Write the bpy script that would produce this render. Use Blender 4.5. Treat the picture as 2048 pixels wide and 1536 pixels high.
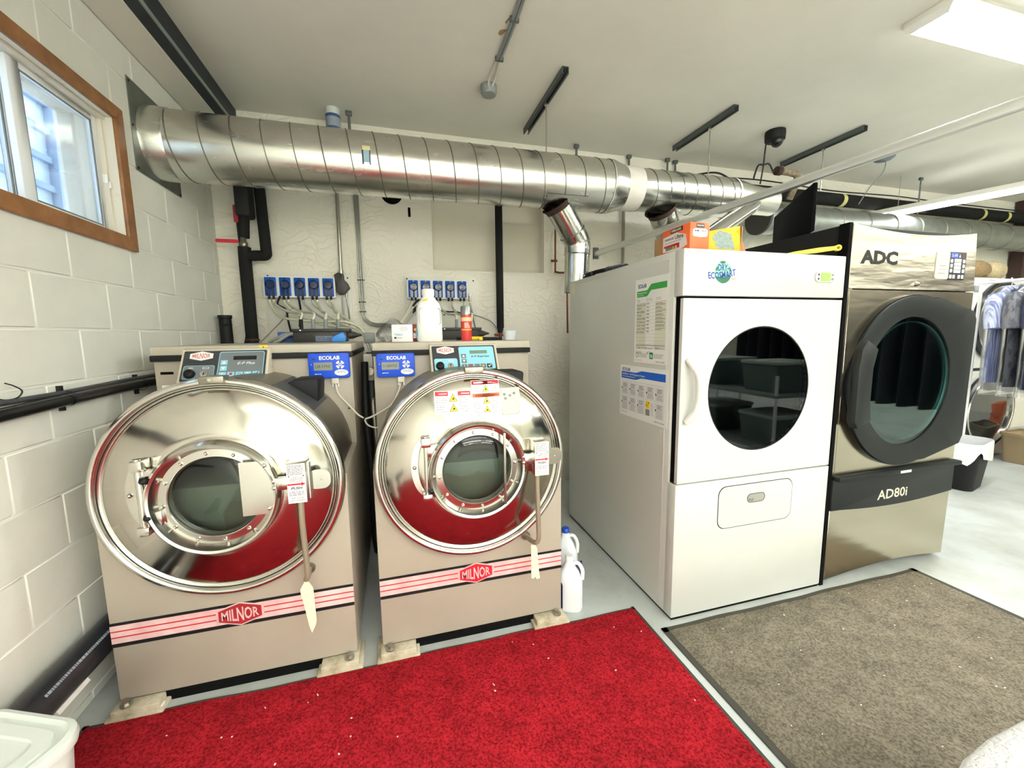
import bpy, bmesh, math, random
from mathutils import Vector, Matrix, noise
random.seed(11)
for o in list(bpy.data.objects):
    bpy.data.objects.remove(o, do_unlink=True)
SC = bpy.context.scene
COL = SC.collection
PI = math.pi

# ------------------------------------------------------------------ camera
F_PX, YAW, PITCH, ROLL = 817.07, 0.275945, 0.122213, 0.013099
cy, sy, cp, sp, cr, sr = math.cos(YAW), math.sin(YAW), math.cos(PITCH), math.sin(PITCH), math.cos(ROLL), math.sin(ROLL)
fwd = Vector((sy * cp, cy * cp, -sp)); right = Vector((cy, -sy, 0)); down = -right.cross(fwd)
r2 = right * cr + down * sr; d2 = down * cr - right * sr
cam_data = bpy.data.cameras.new('camera'); cam = bpy.data.objects.new('camera', cam_data); COL.objects.link(cam)
cam_data.sensor_width = 36.0; cam_data.sensor_fit = 'HORIZONTAL'; cam_data.lens = F_PX / 2048 * 36
cam_data.clip_start = 0.02; cam_data.clip_end = 100
mw = Matrix.Identity(4)
for i in range(3):
    mw[i][0] = r2[i]; mw[i][1] = -d2[i]; mw[i][2] = -fwd[i]
mw[0][3], mw[1][3], mw[2][3] = 0, 0, 1.4
cam.matrix_world = mw
SC.camera = cam

# ------------------------------------------------------------------ world and exposure
world = bpy.data.worlds.new('daylight'); SC.world = world; world.use_nodes = True
bgn = world.node_tree.nodes['Background']
bgn.inputs['Color'].default_value = (0.74, 0.87, 1.0, 1); bgn.inputs['Strength'].default_value = 6.5
SC.view_settings.view_transform = 'Standard'; SC.view_settings.look = 'None'
SC.view_settings.exposure = 0.12; SC.view_settings.gamma = 1.0
SC.view_settings.use_curve_mapping = False
LAMP_W = 60.0 
UPLIGHT = 1.0          # default strength of the added uplights, relative to the downlight
LAMP_COL = (0.975, 1.0, 0.99)

# ------------------------------------------------------------------ materials
def lin(c):
    return tuple(((v / 255.0) / 12.92 if v / 255.0 <= 0.04045 else ((v / 255.0 + 0.055) / 1.055) ** 2.4) for v in c)
MATS = {}
def M(name, c, rough=0.5, metal=0.0, var=0.0, scale=4.0, bump=0.0, bscale=40.0, bdist=0.002, spec=0.5, coat=0.0,
      c2=None, lo=0.35, hi=0.65, emis=0.0, stretch=None, rvar=0.0):
    """Procedural principled material; var / c2 add a noise colour variation, bump a noise relief."""
    if name in MATS: return MATS[name]
    m = bpy.data.materials.new(name); m.use_nodes = True; nt = m.node_tree; N = nt.nodes; L = nt.links
    b = N['Principled BSDF']; col = lin(c)
    b.inputs['Base Color'].default_value = (*col, 1); b.inputs['Roughness'].default_value = rough
    b.inputs['Metallic'].default_value = metal; b.inputs['Specular IOR Level'].default_value = spec
    b.inputs['Coat Weight'].default_value = coat
    if emis:
        b.inputs['Emission Color'].default_value = (*col, 1); b.inputs['Emission Strength'].default_value = emis
    vec = None
    if var or c2 or bump or rvar:
        tc = N.new('ShaderNodeTexCoord'); vec = tc.outputs['Object']
        if stretch:
            mp = N.new('ShaderNodeMapping'); mp.inputs['Scale'].default_value = stretch
            L.new(vec, mp.inputs['Vector']); vec = mp.outputs['Vector']
    if var or c2 or rvar:
        nz = N.new('ShaderNodeTexNoise'); nz.inputs['Scale'].default_value = scale; nz.inputs['Detail'].default_value = 6
        nz.inputs['Roughness'].default_value = 0.62; L.new(vec, nz.inputs['Vector'])
        rp = N.new('ShaderNodeValToRGB'); rp.color_ramp.elements[0].position = lo; rp.color_ramp.elements[1].position = hi
        a = lin(c2) if c2 else tuple(v * (1 - var) for v in col)
        z = col if c2 else tuple(min(1, v * (1 + var)) for v in col)
        rp.color_ramp.elements[0].color = (*a, 1); rp.color_ramp.elements[1].color = (*z, 1)
        L.new(nz.outputs['Fac'], rp.inputs['Fac'])
        if var or c2: L.new(rp.outputs['Color'], b.inputs['Base Color'])
        if rvar:
            mr = N.new('ShaderNodeMapRange'); mr.inputs['To Min'].default_value = max(0.02, rough - rvar)
            mr.inputs['To Max'].default_value = rough + rvar; mr.inputs['From Min'].default_value = 0.3; mr.inputs['From Max'].default_value = 0.7
            L.new(nz.outputs['Fac'], mr.inputs['Value']); L.new(mr.outputs['Result'], b.inputs['Roughness'])
    if bump:
        n2 = N.new('ShaderNodeTexNoise'); n2.inputs['Scale'].default_value = bscale; n2.inputs['Detail'].default_value = 4
        L.new(vec, n2.inputs['Vector'])
        bp = N.new('ShaderNodeBump'); bp.inputs['Strength'].default_value = bump; bp.inputs['Distance'].default_value = bdist
        L.new(n2.outputs['Fac'], bp.inputs['Height']); L.new(bp.outputs['Normal'], b.inputs['Normal'])
    MATS[name] = m
    return m

def glass_mat(name, tint, refl_rough=0.02, base=0.06, edge=0.5):
    """Thin pane: transparent tint plus a Fresnel gloss."""
    m = bpy.data.materials.new(name); m.use_nodes = True; nt = m.node_tree; N = nt.nodes; L = nt.links
    N.remove(N['Principled BSDF']); out = N['Material Output']
    tr = N.new('ShaderNodeBsdfTransparent'); tr.inputs['Color'].default_value = (*tint, 1)
    gl = N.new('ShaderNodeBsdfGlossy'); gl.inputs['Roughness'].default_value = refl_rough
    lw = N.new('ShaderNodeFresnel'); lw.inputs['IOR'].default_value = 1.5
    mr = N.new('ShaderNodeMapRange'); mr.inputs['To Min'].default_value = base; mr.inputs['To Max'].default_value = edge
    L.new(lw.outputs['Fac'], mr.inputs['Value'])
    mx = N.new('ShaderNodeMixShader'); L.new(mr.outputs['Result'], mx.inputs['Fac'])
    L.new(tr.outputs['BSDF'], mx.inputs[1]); L.new(gl.outputs['BSDF'], mx.inputs[2]); L.new(mx.outputs['Shader'], out.inputs['Surface'])
    MATS[name] = m
    return m

def plaster_mat():
    m = M('plaster_paint', (238, 234, 220), rough=0.75, var=0.05, scale=1.6)
    nt = m.node_tree; N = nt.nodes; L = nt.links; b = N['Principled BSDF']
    tc = N.new('ShaderNodeTexCoord')
    n0 = N.new('ShaderNodeTexNoise'); n0.inputs['Scale'].default_value = 5.0; n0.inputs['Detail'].default_value = 2
    L.new(tc.outputs['Object'], n0.inputs['Vector'])
    mp = N.new('ShaderNodeMapping'); mp.inputs['Rotation'].default_value = (0, 0.6, 0); mp.inputs['Scale'].default_value = (6.5, 5, 16)
    ad = N.new('ShaderNodeVectorMath'); ad.operation = 'MULTIPLY_ADD'; ad.inputs[1].default_value = (0.28, 0.28, 0.28)
    L.new(n0.outputs['Color'], ad.inputs[0]); L.new(tc.outputs['Object'], ad.inputs[2]); L.new(ad.outputs['Vector'], mp.inputs['Vector'])
    vo = N.new('ShaderNodeTexVoronoi'); vo.feature = 'DISTANCE_TO_EDGE'; vo.inputs['Scale'].default_value = 1.2
    L.new(mp.outputs['Vector'], vo.inputs['Vector'])
    rp = N.new('ShaderNodeValToRGB'); rp.color_ramp.elements[0].position = 0.0; rp.color_ramp.elements[1].position = 0.12
    rp.color_ramp.elements[0].color = (1, 1, 1, 1); rp.color_ramp.elements[1].color = (0, 0, 0, 1)
    L.new(vo.outputs['Distance'], rp.inputs['Fac'])
    n1 = N.new('ShaderNodeTexNoise'); n1.inputs['Scale'].default_value = 3.2; n1.inputs['Detail'].default_value = 3
    L.new(tc.outputs['Object'], n1.inputs['Vector'])
    r1 = N.new('ShaderNodeValToRGB'); r1.color_ramp.elements[0].position = 0.36; r1.color_ramp.elements[1].position = 0.6
    L.new(n1.outputs['Fac'], r1.inputs['Fac'])
    mu = N.new('ShaderNodeMath'); mu.operation = 'MULTIPLY'; L.new(rp.outputs['Color'], mu.inputs[0]); L.new(r1.outputs['Color'], mu.inputs[1])
    n2 = N.new('ShaderNodeTexNoise'); n2.inputs['Scale'].default_value = 22; n2.inputs['Detail'].default_value = 4
    L.new(tc.outputs['Object'], n2.inputs['Vector'])
    a2 = N.new('ShaderNodeMath'); a2.operation = 'MULTIPLY_ADD'; a2.inputs[1].default_value = 0.45
    L.new(n2.outputs['Fac'], a2.inputs[0]); L.new(mu.outputs['Value'], a2.inputs[2])
    bp = N.new('ShaderNodeBump'); bp.inputs['Strength'].default_value = 0.55; bp.inputs['Distance'].default_value = 0.007
    L.new(a2.outputs['Value'], bp.inputs['Height']); L.new(bp.outputs['Normal'], b.inputs['Normal'])
    return m

def carpet_mat(name, c, c2, speck=None):
    m = M(name, c, rough=0.95, c2=c2, scale=120, bump=0.9, bscale=260, bdist=0.006, lo=0.36, hi=0.6, spec=0.1)
    nt = m.node_tree; N = nt.nodes; L = nt.links; b = N['Principled BSDF']
    src = b.inputs['Base Color'].links[0].from_socket
    tc = N.new('ShaderNodeTexCoord')
    nz = N.new('ShaderNodeTexNoise'); nz.inputs['Scale'].default_value = 9.0; nz.inputs['Detail'].default_value = 8; nz.inputs['Roughness'].default_value = 0.75
    L.new(tc.outputs['Object'], nz.inputs['Vector'])
    rp = N.new('ShaderNodeValToRGB'); rp.color_ramp.elements[0].position = 0.3; rp.color_ramp.elements[1].position = 0.66
    rp.color_ramp.elements[0].color = (0.6, 0.6, 0.6, 1); rp.color_ramp.elements[1].color = (1.15, 1.15, 1.15, 1)
    L.new(nz.outputs['Fac'], rp.inputs['Fac'])
    mx = N.new('ShaderNodeMix'); mx.data_type = 'RGBA'; mx.blend_type = 'MULTIPLY'; mx.inputs['Factor'].default_value = 1
    L.new(src, mx.inputs['A']); L.new(rp.outputs['Color'], mx.inputs['B']); L.new(mx.outputs['Result'], b.inputs['Base Color'])
    return m

WALLPAINT = M('block_paint', (230, 230, 220), rough=0.6, var=0.04, scale=3, bump=0.35, bscale=90, bdist=0.0015)
MORTAR = M('painted_mortar', (238, 237, 228), rough=0.7, var=0.03, scale=8)
PLASTER = plaster_mat()
CEIL = M('ceiling_paint', (226, 223, 212), rough=0.85, var=0.05, scale=0.9, bump=0.15, bscale=140, bdist=0.001)
CONC = M('painted_concrete', (186, 192, 190), rough=0.42, c2=(160, 162, 154), scale=2.4, lo=0.28, hi=0.55, bump=0.12, bscale=60)
FARWALL = M('far_wall_paint', (214, 210, 196), rough=0.8, var=0.05, scale=1)
BROWNWOOD = M('brown_casing', (158, 110, 66), rough=0.45, c2=(118, 76, 42), scale=7, stretch=(1, 1.6, 1.6), lo=0.3, hi=0.7, bump=0.1, bscale=60)
OLDWHITE = M('aged_white_wood', (222, 216, 200), rough=0.6, c2=(176, 160, 130), scale=9, lo=0.22, hi=0.42)
ALU = M('white_sash', (236, 240, 242), rough=0.4)
SEALGREY = M('sash_seal', (120, 124, 124), rough=0.6)
GALV = M('galvanised_steel', (208, 209, 202), rough=0.25, metal=1.0, var=0.05, scale=14, bump=0.12, bscale=3, bdist=0.02, rvar=0.04, stretch=(0.5, 1.6, 1.6))
GALVD = M('galvanised_dull', (150, 156, 152), rough=0.42, metal=1.0, var=0.12, scale=9)
GALVS = M('shiny_galvanised', (190, 191, 186), rough=0.16, metal=1.0, var=0.05, scale=9, bump=0.25, bscale=7, bdist=0.015)
SEAM = M('duct_seam', (120, 116, 104), rough=0.5, metal=0.8)
TAPE = M('foil_tape', (226, 222, 214), rough=0.55, metal=0.15, bump=0.5, bscale=30, var=0.1)
RUST = M('rust', (58, 36, 26), rough=0.8, var=0.3, scale=30)
STEEL = M('polished_steel', (198, 194, 184), rough=0.15, metal=1.0, var=0.03, scale=3, rvar=0.05)
STEELB = M('bright_steel', (208, 206, 198), rough=0.18, metal=1.0)
STEELD = M('dull_drum_steel', (150, 146, 134), rough=0.38, metal=1.0, var=0.06, scale=4)
STEELI = M('drum_inner_steel', (150, 155, 150), rough=0.3, metal=1.0)
BRUSH = M('brushed_steel', (196, 186, 166), rough=0.24, metal=1.0, var=0.03, scale=3, bump=0.10, bscale=1.5, bdist=0.05, stretch=(0.5, 1, 3.0))
HEADER = M('wavy_brushed_steel', (192, 184, 168), rough=0.28, metal=1.0, bump=0.22, bscale=1.5, bdist=0.06, stretch=(0.8, 1, 4.0))
BEIGE = M('beige_enamel', (164, 155, 141), rough=0.42, var=0.04, scale=2.5)
BEIGELID = M('beige_lid', (178, 171, 155), rough=0.5, var=0.05, scale=3)
BLACK = M('black_rubber', (18, 18, 20), rough=0.6, spec=0.3)
BLACKG = M('black_gloss', (14, 15, 18), rough=0.25)
BLACKM = M('matt_black', (10, 10, 11), rough=0.9, spec=0.1)
FOAM = M('pipe_insulation', (30, 30, 30), rough=0.85, spec=0.2, bump=0.3, bscale=60)
CHAR = M('charcoal_door', (33, 36, 35), rough=0.5, spec=0.16)
CHARD = M('dark_charcoal', (24, 27, 26), rough=0.5, spec=0.3)
WHITE = M('white_enamel', (208, 209, 203), rough=0.28, var=0.02, scale=2, coat=0.2)
WHITEP = M('white_plastic', (240, 240, 236), rough=0.4)
WHITEB = M('white_board', (232, 230, 220), rough=0.5)
PAPER = M('white_paper', (240, 240, 236), rough=0.35)
CREAM = M('cream_paper', (226, 218, 192), rough=0.6, var=0.06, scale=20)
INK = M('ink_grey', (120, 124, 128), rough=0.6)
INKD = M('ink_dark', (40, 42, 48), rough=0.6)
INKB = M('ink_blue', (24, 66, 150), rough=0.5)
BLUE = M('blue_controller', (24, 74, 200), rough=0.4, spec=0.25)
PUMPB = M('blue_pump_cover', (4, 76, 166), rough=0.35, spec=0.2)
PUMPD = M('dark_blue_rotor', (8, 30, 70), rough=0.12)
LCD = M('lcd_grey', (128, 132, 124), rough=0.3)
LCDG = M('lcd_green', (150, 176, 92), rough=0.3)
LCDD = M('lcd_dark', (30, 32, 34), rough=0.2)
RED = M('red_paint', (188, 26, 46), rough=0.45)
REDD = M('dark_red', (150, 30, 40), rough=0.5)
PINK = M('stripe_white', (232, 208, 204), rough=0.45, c2=(206, 160, 160), scale=5)
ORANGE = M('orange_print', (238, 106, 56), rough=0.45)
YELLOW = M('yellow_print', (244, 208, 36), rough=0.45)
AMBER = M('amber_box', (240, 178, 30), rough=0.5)
GREEN = M('green_print', (40, 158, 60), rough=0.4)
GREEND = M('dark_green_print', (14, 96, 64), rough=0.4)
GREENL = M('mint_print', (150, 226, 176), rough=0.4)
SKYB = M('pale_blue_panel', (150, 212, 232), rough=0.35)
GREYP = M('grey_panel', (112, 118, 122), rough=0.4)
GREYD = M('dark_grey_panel', (64, 66, 70), rough=0.45)
GREYM = M('grey_metal_paint', (132, 138, 136), rough=0.5)
CARD = M('cardboard', (176, 140, 98), rough=0.8)
TUBEM = M('milky_tube', (214, 214, 188), rough=0.35)
TUBEG = M('grey_tube', (168, 170, 168), rough=0.4)
CABW = M('white_cable', (214, 208, 194), rough=0.5)
CONDUIT = M('conduit_steel', (170, 168, 158), rough=0.35, metal=0.9)
COPPER = M('old_copper', (120, 70, 44), rough=0.5, metal=0.7)
STRUT = M('dark_strut', (92, 98, 97), rough=0.5, metal=0.3)
BEAM = M('dark_beam', (34, 40, 46), rough=0.6)
MILK = M('milky_jug', (232, 236, 240), rough=0.4)
CONCF = M('dirty_mount', (196, 188, 168), rough=0.8, c2=(150, 138, 112), scale=14)
REDMAT = carpet_mat('red_carpet', (178, 34, 44), (112, 10, 20))
BROWNMAT = carpet_mat('brown_carpet', (138, 130, 114), (94, 88, 76))
TOWEL = M('terry_towel', (240, 240, 238), rough=0.95, bump=0.8, bscale=120, bdist=0.01)
BAGP = M('thin_white_film', (226, 228, 230), rough=0.35, bump=0.4, bscale=14, bdist=0.02)
LENS = M('lamp_lens', (255, 253, 244), rough=0.5, emis=7.0)
WGLASS = glass_mat('window_glass', (0.96, 0.98, 1.0), base=0.04, edge=0.5)
DGLASS = glass_mat('door_glass', (0.42, 0.52, 0.48), base=0.02, edge=0.7)
DGLASS2 = glass_mat('tinted_door_glass', (0.20, 0.24, 0.24), base=0.012, edge=0.8)
TGLASS = glass_mat('teal_door_glass', (0.36, 0.52, 0.52), base=0.03, edge=0.8)
FILM = glass_mat('clear_plastic_film', (0.9, 0.91, 0.94), refl_rough=0.12, base=0.16, edge=0.7)

# ------------------------------------------------------------------ geometry helpers
class Fr:
    """A flat working frame: a along u, b along v, c along the outward normal u x v."""
    def __init__(s, o, u, v):
        s.o = Vector(o); s.u = Vector(u).normalized(); s.v = Vector(v).normalized(); s.n = s.u.cross(s.v)
    def p(s, a, b, c=0.0): return s.o + s.u * a + s.v * b + s.n * c
def FRONT(y, x=0.0, z=0.0): return Fr((x, y, z), (1, 0, 0), (0, 0, 1))
def rrect(a0, a1, b0, b1, r, n=5):
    P = []
    for cx, cy_, s in ((a1 - r, b1 - r, 0), (a0 + r, b1 - r, 1), (a0 + r, b0 + r, 2), (a1 - r, b0 + r, 3)):
        for i in range(n + 1):
            t = (s + i / n) * PI / 2; P.append((cx + r * math.cos(t), cy_ + r * math.sin(t)))
    return P
def ell(ca, cb, ra, rb, n=40): return [(ca + ra * math.cos(2 * PI * i / n), cb + rb * math.sin(2 * PI * i / n)) for i in range(n)]
def crom(P, k=8):
    P = [Vector(p) for p in P]
    if len(P) < 3: return P
    Q = [P[0] * 2 - P[1]] + P + [P[-1] * 2 - P[-2]]; out = []
    for i in range(1, len(Q) - 2):
        a, b, c, d = Q[i - 1], Q[i], Q[i + 1], Q[i + 2]
        for j in range(k):
            t = j / k; out.append(0.5 * ((2 * b) + (c - a) * t + (2 * a - 5 * b + 4 * c - d) * t * t + (3 * b - a - 3 * c + d) * t ** 3))
    out.append(P[-1]); return out
def wloc(o):
    v = Vector(o.location)
    while o.parent: o = o.parent; v += Vector(o.location)
    return v

class G:
    def __init__(s): s.v = []; s.f = []; s.m = []; s.cur = 0
    def add(s, V, Fs):
        k = len(s.v); s.v += [Vector(p) for p in V]
        for f in Fs: s.f.append([i + k for i in f]); s.m.append(s.cur)
        return s
    def mat(s, i): s.cur = i; return s
    def box(s, x0, x1, y0, y1, z0, z1):
        V = [(x, y, z) for z in (z0, z1) for y in (y0, y1) for x in (x0, x1)]
        return s.add(V, [(0, 2, 3, 1), (4, 5, 7, 6), (0, 1, 5, 4), (2, 6, 7, 3), (0, 4, 6, 2), (1, 3, 7, 5)])
    def fbox(s, fr, a0, a1, b0, b1, c0, c1):
        V = [fr.p(a, b, c) for c in (c0, c1) for b in (b0, b1) for a in (a0, a1)]
        return s.add(V, [(0, 2, 3, 1), (4, 5, 7, 6), (0, 1, 5, 4), (2, 6, 7, 3), (0, 4, 6, 2), (1, 3, 7, 5)])
    def prism(s, fr, P, c0, c1):
        n = len(P); V = [fr.p(a, b, c0) for a, b in P] + [fr.p(a, b, c1) for a, b in P]
        A = sum(P[i][0] * P[(i + 1) % n][1] - P[(i + 1) % n][0] * P[i][1] for i in range(n))
        idx = list(range(n)) if A > 0 else list(range(n))[::-1]
        Fs = [[i + n for i in idx], idx[::-1]]
        for k in range(n):
            i, j = idx[k], idx[(k + 1) % n]; Fs.append((i, j, j + n, i + n))
        return s.add(V, Fs)
    def ring(s, fr, P, Q, c0, c1, d0=None, d1=None):
        """Extruded band between outline P and inner outline Q (same count, both counter-clockwise)."""
        n = len(P); d0 = c0 if d0 is None else d0; d1 = c1 if d1 is None else d1
        V = [fr.p(*p, c1) for p in P] + [fr.p(*p, d1) for p in Q] + [fr.p(*p, c0) for p in P] + [fr.p(*p, d0) for p in Q]
        Fs = []
        for i in range(n):
            j = (i + 1) % n
            Fs += [(i, j, j + n, i + n), (i + 2 * n, j + 2 * n, j, i), (i + n, j + n, j + 3 * n, i + 3 * n), (j + 2 * n, i + 2 * n, i + 3 * n, j + 3 * n)]
        return s.add(V, Fs)
    def lathe(s, o, ax, prof, n=48, close=False):
        o = Vector(o); ax = Vector(ax).normalized(); t = Vector((0, 0, 1)) if abs(ax.z) < 0.9 else Vector((1, 0, 0))
        e1 = ax.cross(t).normalized(); e2 = ax.cross(e1); V = []; Fs = []; m = len(prof)
        for i in range(n):
            c, d = math.cos(2 * PI * i / n), math.sin(2 * PI * i / n)
            for r, h in prof: V.append(o + ax * h + (e1 * c + e2 * d) * r)
        mm = m if close else m - 1
        for i in range(n):
            j = (i + 1) % n
            for k in range(mm):
                l = (k + 1) % m; Fs.append((i * m + k, j * m + k, j * m + l, i * m + l))
        return s.add(V, Fs)
    def cyl(s, p0, p1, r0, r1=None, n=20, cap=True):
        p0, p1 = Vector(p0), Vector(p1); r1 = r0 if r1 is None else r1; L = (p1 - p0).length
        pr = [(r0, 0), (r1, L)]
        if cap: pr = [(1e-5, 0)] + pr + [(1e-5, L)]
        return s.lathe(p0, p1 - p0, pr, n)
    def tube(s, P, r, n=8, smooth=8, cap=True):
        P = crom(P, smooth) if smooth else [Vector(p) for p in P]
        m = len(P); T = [(P[min(i + 1, m - 1)] - P[max(i - 1, 0)]).normalized() for i in range(m)]
        ref = Vector((0, 0, 1)) if abs(T[0].z) < 0.9 else Vector((1, 0, 0)); e = T[0].cross(ref).normalized(); V = []; Fs = []
        for i in range(m):
            e = (e - T[i] * e.dot(T[i])).normalized(); b = T[i].cross(e)
            rr = r(i / (m - 1)) if callable(r) else r
            for k in range(n):
                a = 2 * PI * k / n; V.append(P[i] + (e * math.cos(a) + b * math.sin(a)) * rr)
        for i in range(m - 1):
            for k in range(n):
                l = (k + 1) % n; Fs.append((i * n + k, i * n + l, (i + 1) * n + l, (i + 1) * n + k))
        if cap: Fs += [list(range(n))[::-1], [(m - 1) * n + k for k in range(n)]]
        return s.add(V, Fs)
    def ball(s, c, rx, ry, rz, n=16, m=10, z0=-1.0):
        c = Vector(c); V = []; Fs = []
        for i in range(m + 1):
            t = math.asin(max(-1, z0)) + (PI / 2 - math.asin(max(-1, z0))) * i / m
            for k in range(n):
                a = 2 * PI * k / n; V.append(c + Vector((rx * math.cos(t) * math.cos(a), ry * math.cos(t) * math.sin(a), rz * math.sin(t))))
        for i in range(m):
            for k in range(n):
                l = (k + 1) % n; Fs.append((i * n + k, i * n + l, (i + 1) * n + l, (i + 1) * n + k))
        return s.add(V, Fs)
    def build(s, name, mat, parent=None, bevel=0.0, seg=2, smooth=40, origin=None, label=None, clean=True):
        mats = mat if isinstance(mat, (list, tuple)) else [mat]
        xs = [p.x for p in s.v]; ys = [p.y for p in s.v]; zs = [p.z for p in s.v]
        og = Vector(origin) if origin else Vector(((min(xs) + max(xs)) / 2, (min(ys) + max(ys)) / 2, min(zs)))
        me = bpy.data.meshes.new(name); me.from_pydata([p - og for p in s.v], [], s.f)
        for m in mats: me.materials.append(m)
        if len(mats) > 1: me.polygons.foreach_set('material_index', s.m)
        if bevel or clean:
            bm = bmesh.new(); bm.from_mesh(me)
            if clean: bmesh.ops.remove_doubles(bm, verts=bm.verts, dist=2e-5)
            if bevel:
                ed = [e for e in bm.edges if len(e.link_faces) == 2 and e.calc_face_angle(0) > 0.5]
                bmesh.ops.bevel(bm, geom=ed, offset=bevel, segments=seg, profile=0.5, affect='EDGES', clamp_overlap=True)
            bm.to_mesh(me); bm.free()
        if smooth:
            me.polygons.foreach_set('use_smooth', [True] * len(me.polygons)); me.set_sharp_from_angle(angle=math.radians(smooth))
        o = bpy.data.objects.new(name, me); COL.objects.link(o)
        if parent: o.parent = parent; o.location = og - wloc(parent)
        else: o.location = og
        if label: o['label'] = label
        return o

def tag(o, label, cat, group=None):
    o['label'] = label; o['category'] = cat
    if group: o['group'] = group
    return o
def struct(o): o['kind'] = 'structure'; return o
def thing(name, loc, label, cat, group=None):
    o = bpy.data.objects.new(name, None); COL.objects.link(o); o.location = loc; o.empty_display_size = 0.05
    return tag(o, label, cat, group)
def copy_tree(o, parent=None):
    c = o.copy(); COL.objects.link(c); c.parent = parent
    for ch in list(o.children): copy_tree(ch, c)
    return c
def text(s, fr, a, b, c, mat, parent, h=None, w=None, name='lettering', align='CENTER', bold=0.0, ext=0.0006, shear=0.0, warp=None, space=1.0):
    """Raised lettering on a frame; (a, b) is the centre (or left end) of the cap height; h, w set its size."""
    cu = bpy.data.curves.new('t', 'FONT'); cu.body = s; cu.size = 1.0; cu.resolution_u = 2; cu.offset = bold
    cu.shear = shear; cu.space_character = space; cu.align_x = 'LEFT'
    to = bpy.data.objects.new('t', cu); COL.objects.link(to); dg = bpy.context.evaluated_depsgraph_get(); dg.update()
    me0 = bpy.data.meshes.new_from_object(to.evaluated_get(dg)); bpy.data.objects.remove(to, do_unlink=True)
    V = [v.co.copy() for v in me0.vertices]; Fs = [list(p.vertices) for p in me0.polygons]; bpy.data.meshes.remove(me0)
    if not V: return None
    x0 = min(v.x for v in V); x1 = max(v.x for v in V); y0 = min(v.y for v in V); y1 = max(v.y for v in V)
    sy_ = (h / (y1 - y0)) if h else None; sx_ = (w / (x1 - x0)) if w else None
    sy_ = sy_ or sx_; sx_ = sx_ or sy_
    off = -(x0 + x1) / 2 if align == 'CENTER' else -x0
    g = G(); P = []
    for v in V:
        la = (v.x + off) * sx_; lb = (v.y - (y0 + y1) / 2) * sy_
        if warp: la, lb = warp(la, lb)
        P.append(fr.p(a + la, b + lb, c + ext))
    g.add(P, Fs)
    return g.build(name, mat, parent, smooth=0, clean=False)
def lines(fr, mat, parent, a0, a1, b_top, b_bot, n, c, th=0.0012, jitter=0.3, name='small_print'):
    """Rows of print too small to read."""
    g = G(); rnd = random.Random(int((a0 + b_top) * 9973) & 0xffff)
    for i in range(n):
        b = b_top + (b_bot - b_top) * (i + 0.5) / n
        e = a1 - (a1 - a0) * jitter * rnd.random(); a = a0
        while a < e:
            w = min(e - a, 0.004 + 0.010 * rnd.random()); V = [fr.p(a, b - th / 2, c), fr.p(a + w, b - th / 2, c), fr.p(a + w, b + th / 2, c), fr.p(a, b + th / 2, c)]
            g.add(V, [(0, 1, 2, 3)]); a += w + 0.0022
    return g.build(name, mat, parent, smooth=0, clean=False)

# ================================================================== the room
XL, YB, ZC = -1.2, 3.5, 2.99            # left wall, back wall, ceiling
XR, YF = 9.0, -7.5
struct(G().box(-1.42, XR + 0.2, YF - 0.2, YB + 0.2, -0.12, 0).build('floor', CONC, smooth=0))
struct(G().box(-1.42, XR + 0.2, YF - 0.2, YB + 0.2, ZC, ZC + 0.12).build('ceiling', CEIL, smooth=0))
struct(G().box(XR, XR + 0.2, YF, YB, 0, ZC).build('wall_right', FARWALL, smooth=0))
struct(G().box(-1.42, XR, YF - 0.2, YF, 0, ZC).build('wall_front', FARWALL, smooth=0))
# left wall: mortar bed with a window opening, and every painted block in front of it
WY0, WY1, WZ0, WZ1 = 1.244, 2.435, 1.84, 2.44
XM = XL - 0.004
wl = G().box(-1.42, XM, YF, WY0, 0, ZC).box(-1.42, XM, WY1, YB, 0, ZC).box(-1.42, XM, WY0, WY1, 0, WZ0).box(-1.42, XM, WY0, WY1, WZ1, ZC)
wall_left = struct(wl.build('wall_left', MORTAR, smooth=0, origin=(XM, 1.0, 0)))
blocks = {}
def add_block(y0, y1, z0, z1):
    key = (round(y1 - y0, 4), round(z1 - z0, 4))
    if key not in blocks:
        blocks[key] = G().box(-0.016, 0, 0, y1 - y0, 0, z1 - z0).build('block', WALLPAINT, wall_left, bevel=0.0028, seg=1, origin=(0, 0, 0)).data
        o = wall_left.children[-1]
    else:
        o = bpy.data.objects.new('block', blocks[key]); COL.objects.link(o); o.parent = wall_left
    o.location = Vector((XL, y0, z0)) - wloc(wall_left)
J = 0.004
for k in range(-1, 14):
    z0, z1 = 0.04 + 0.2 * k + J, 0.04 + 0.2 * (k + 1) - J
    z0 = max(z0, 0.0); z1 = min(z1, 2.812)
    if z1 - z0 < 0.01: continue
    y = 2.0375 - 0.397 * 8 if k % 2 == 0 else 1.8375 - 0.397 * 7
    while y < YB - 0.01:
        a, b = y + J, min(y + 0.397 - J, YB)
        y += 0.397
        if z1 > WZ0 + 0.02 and z0 < WZ1 - 0.02:
            if a > WY0 - 0.01 and b < WY1 + 0.01: continue
            if a < WY0 < b: b = WY0
            if a < WY1 < b: a = WY1
        if b - a > 0.015: add_block(a, b, z0, z1)
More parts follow.
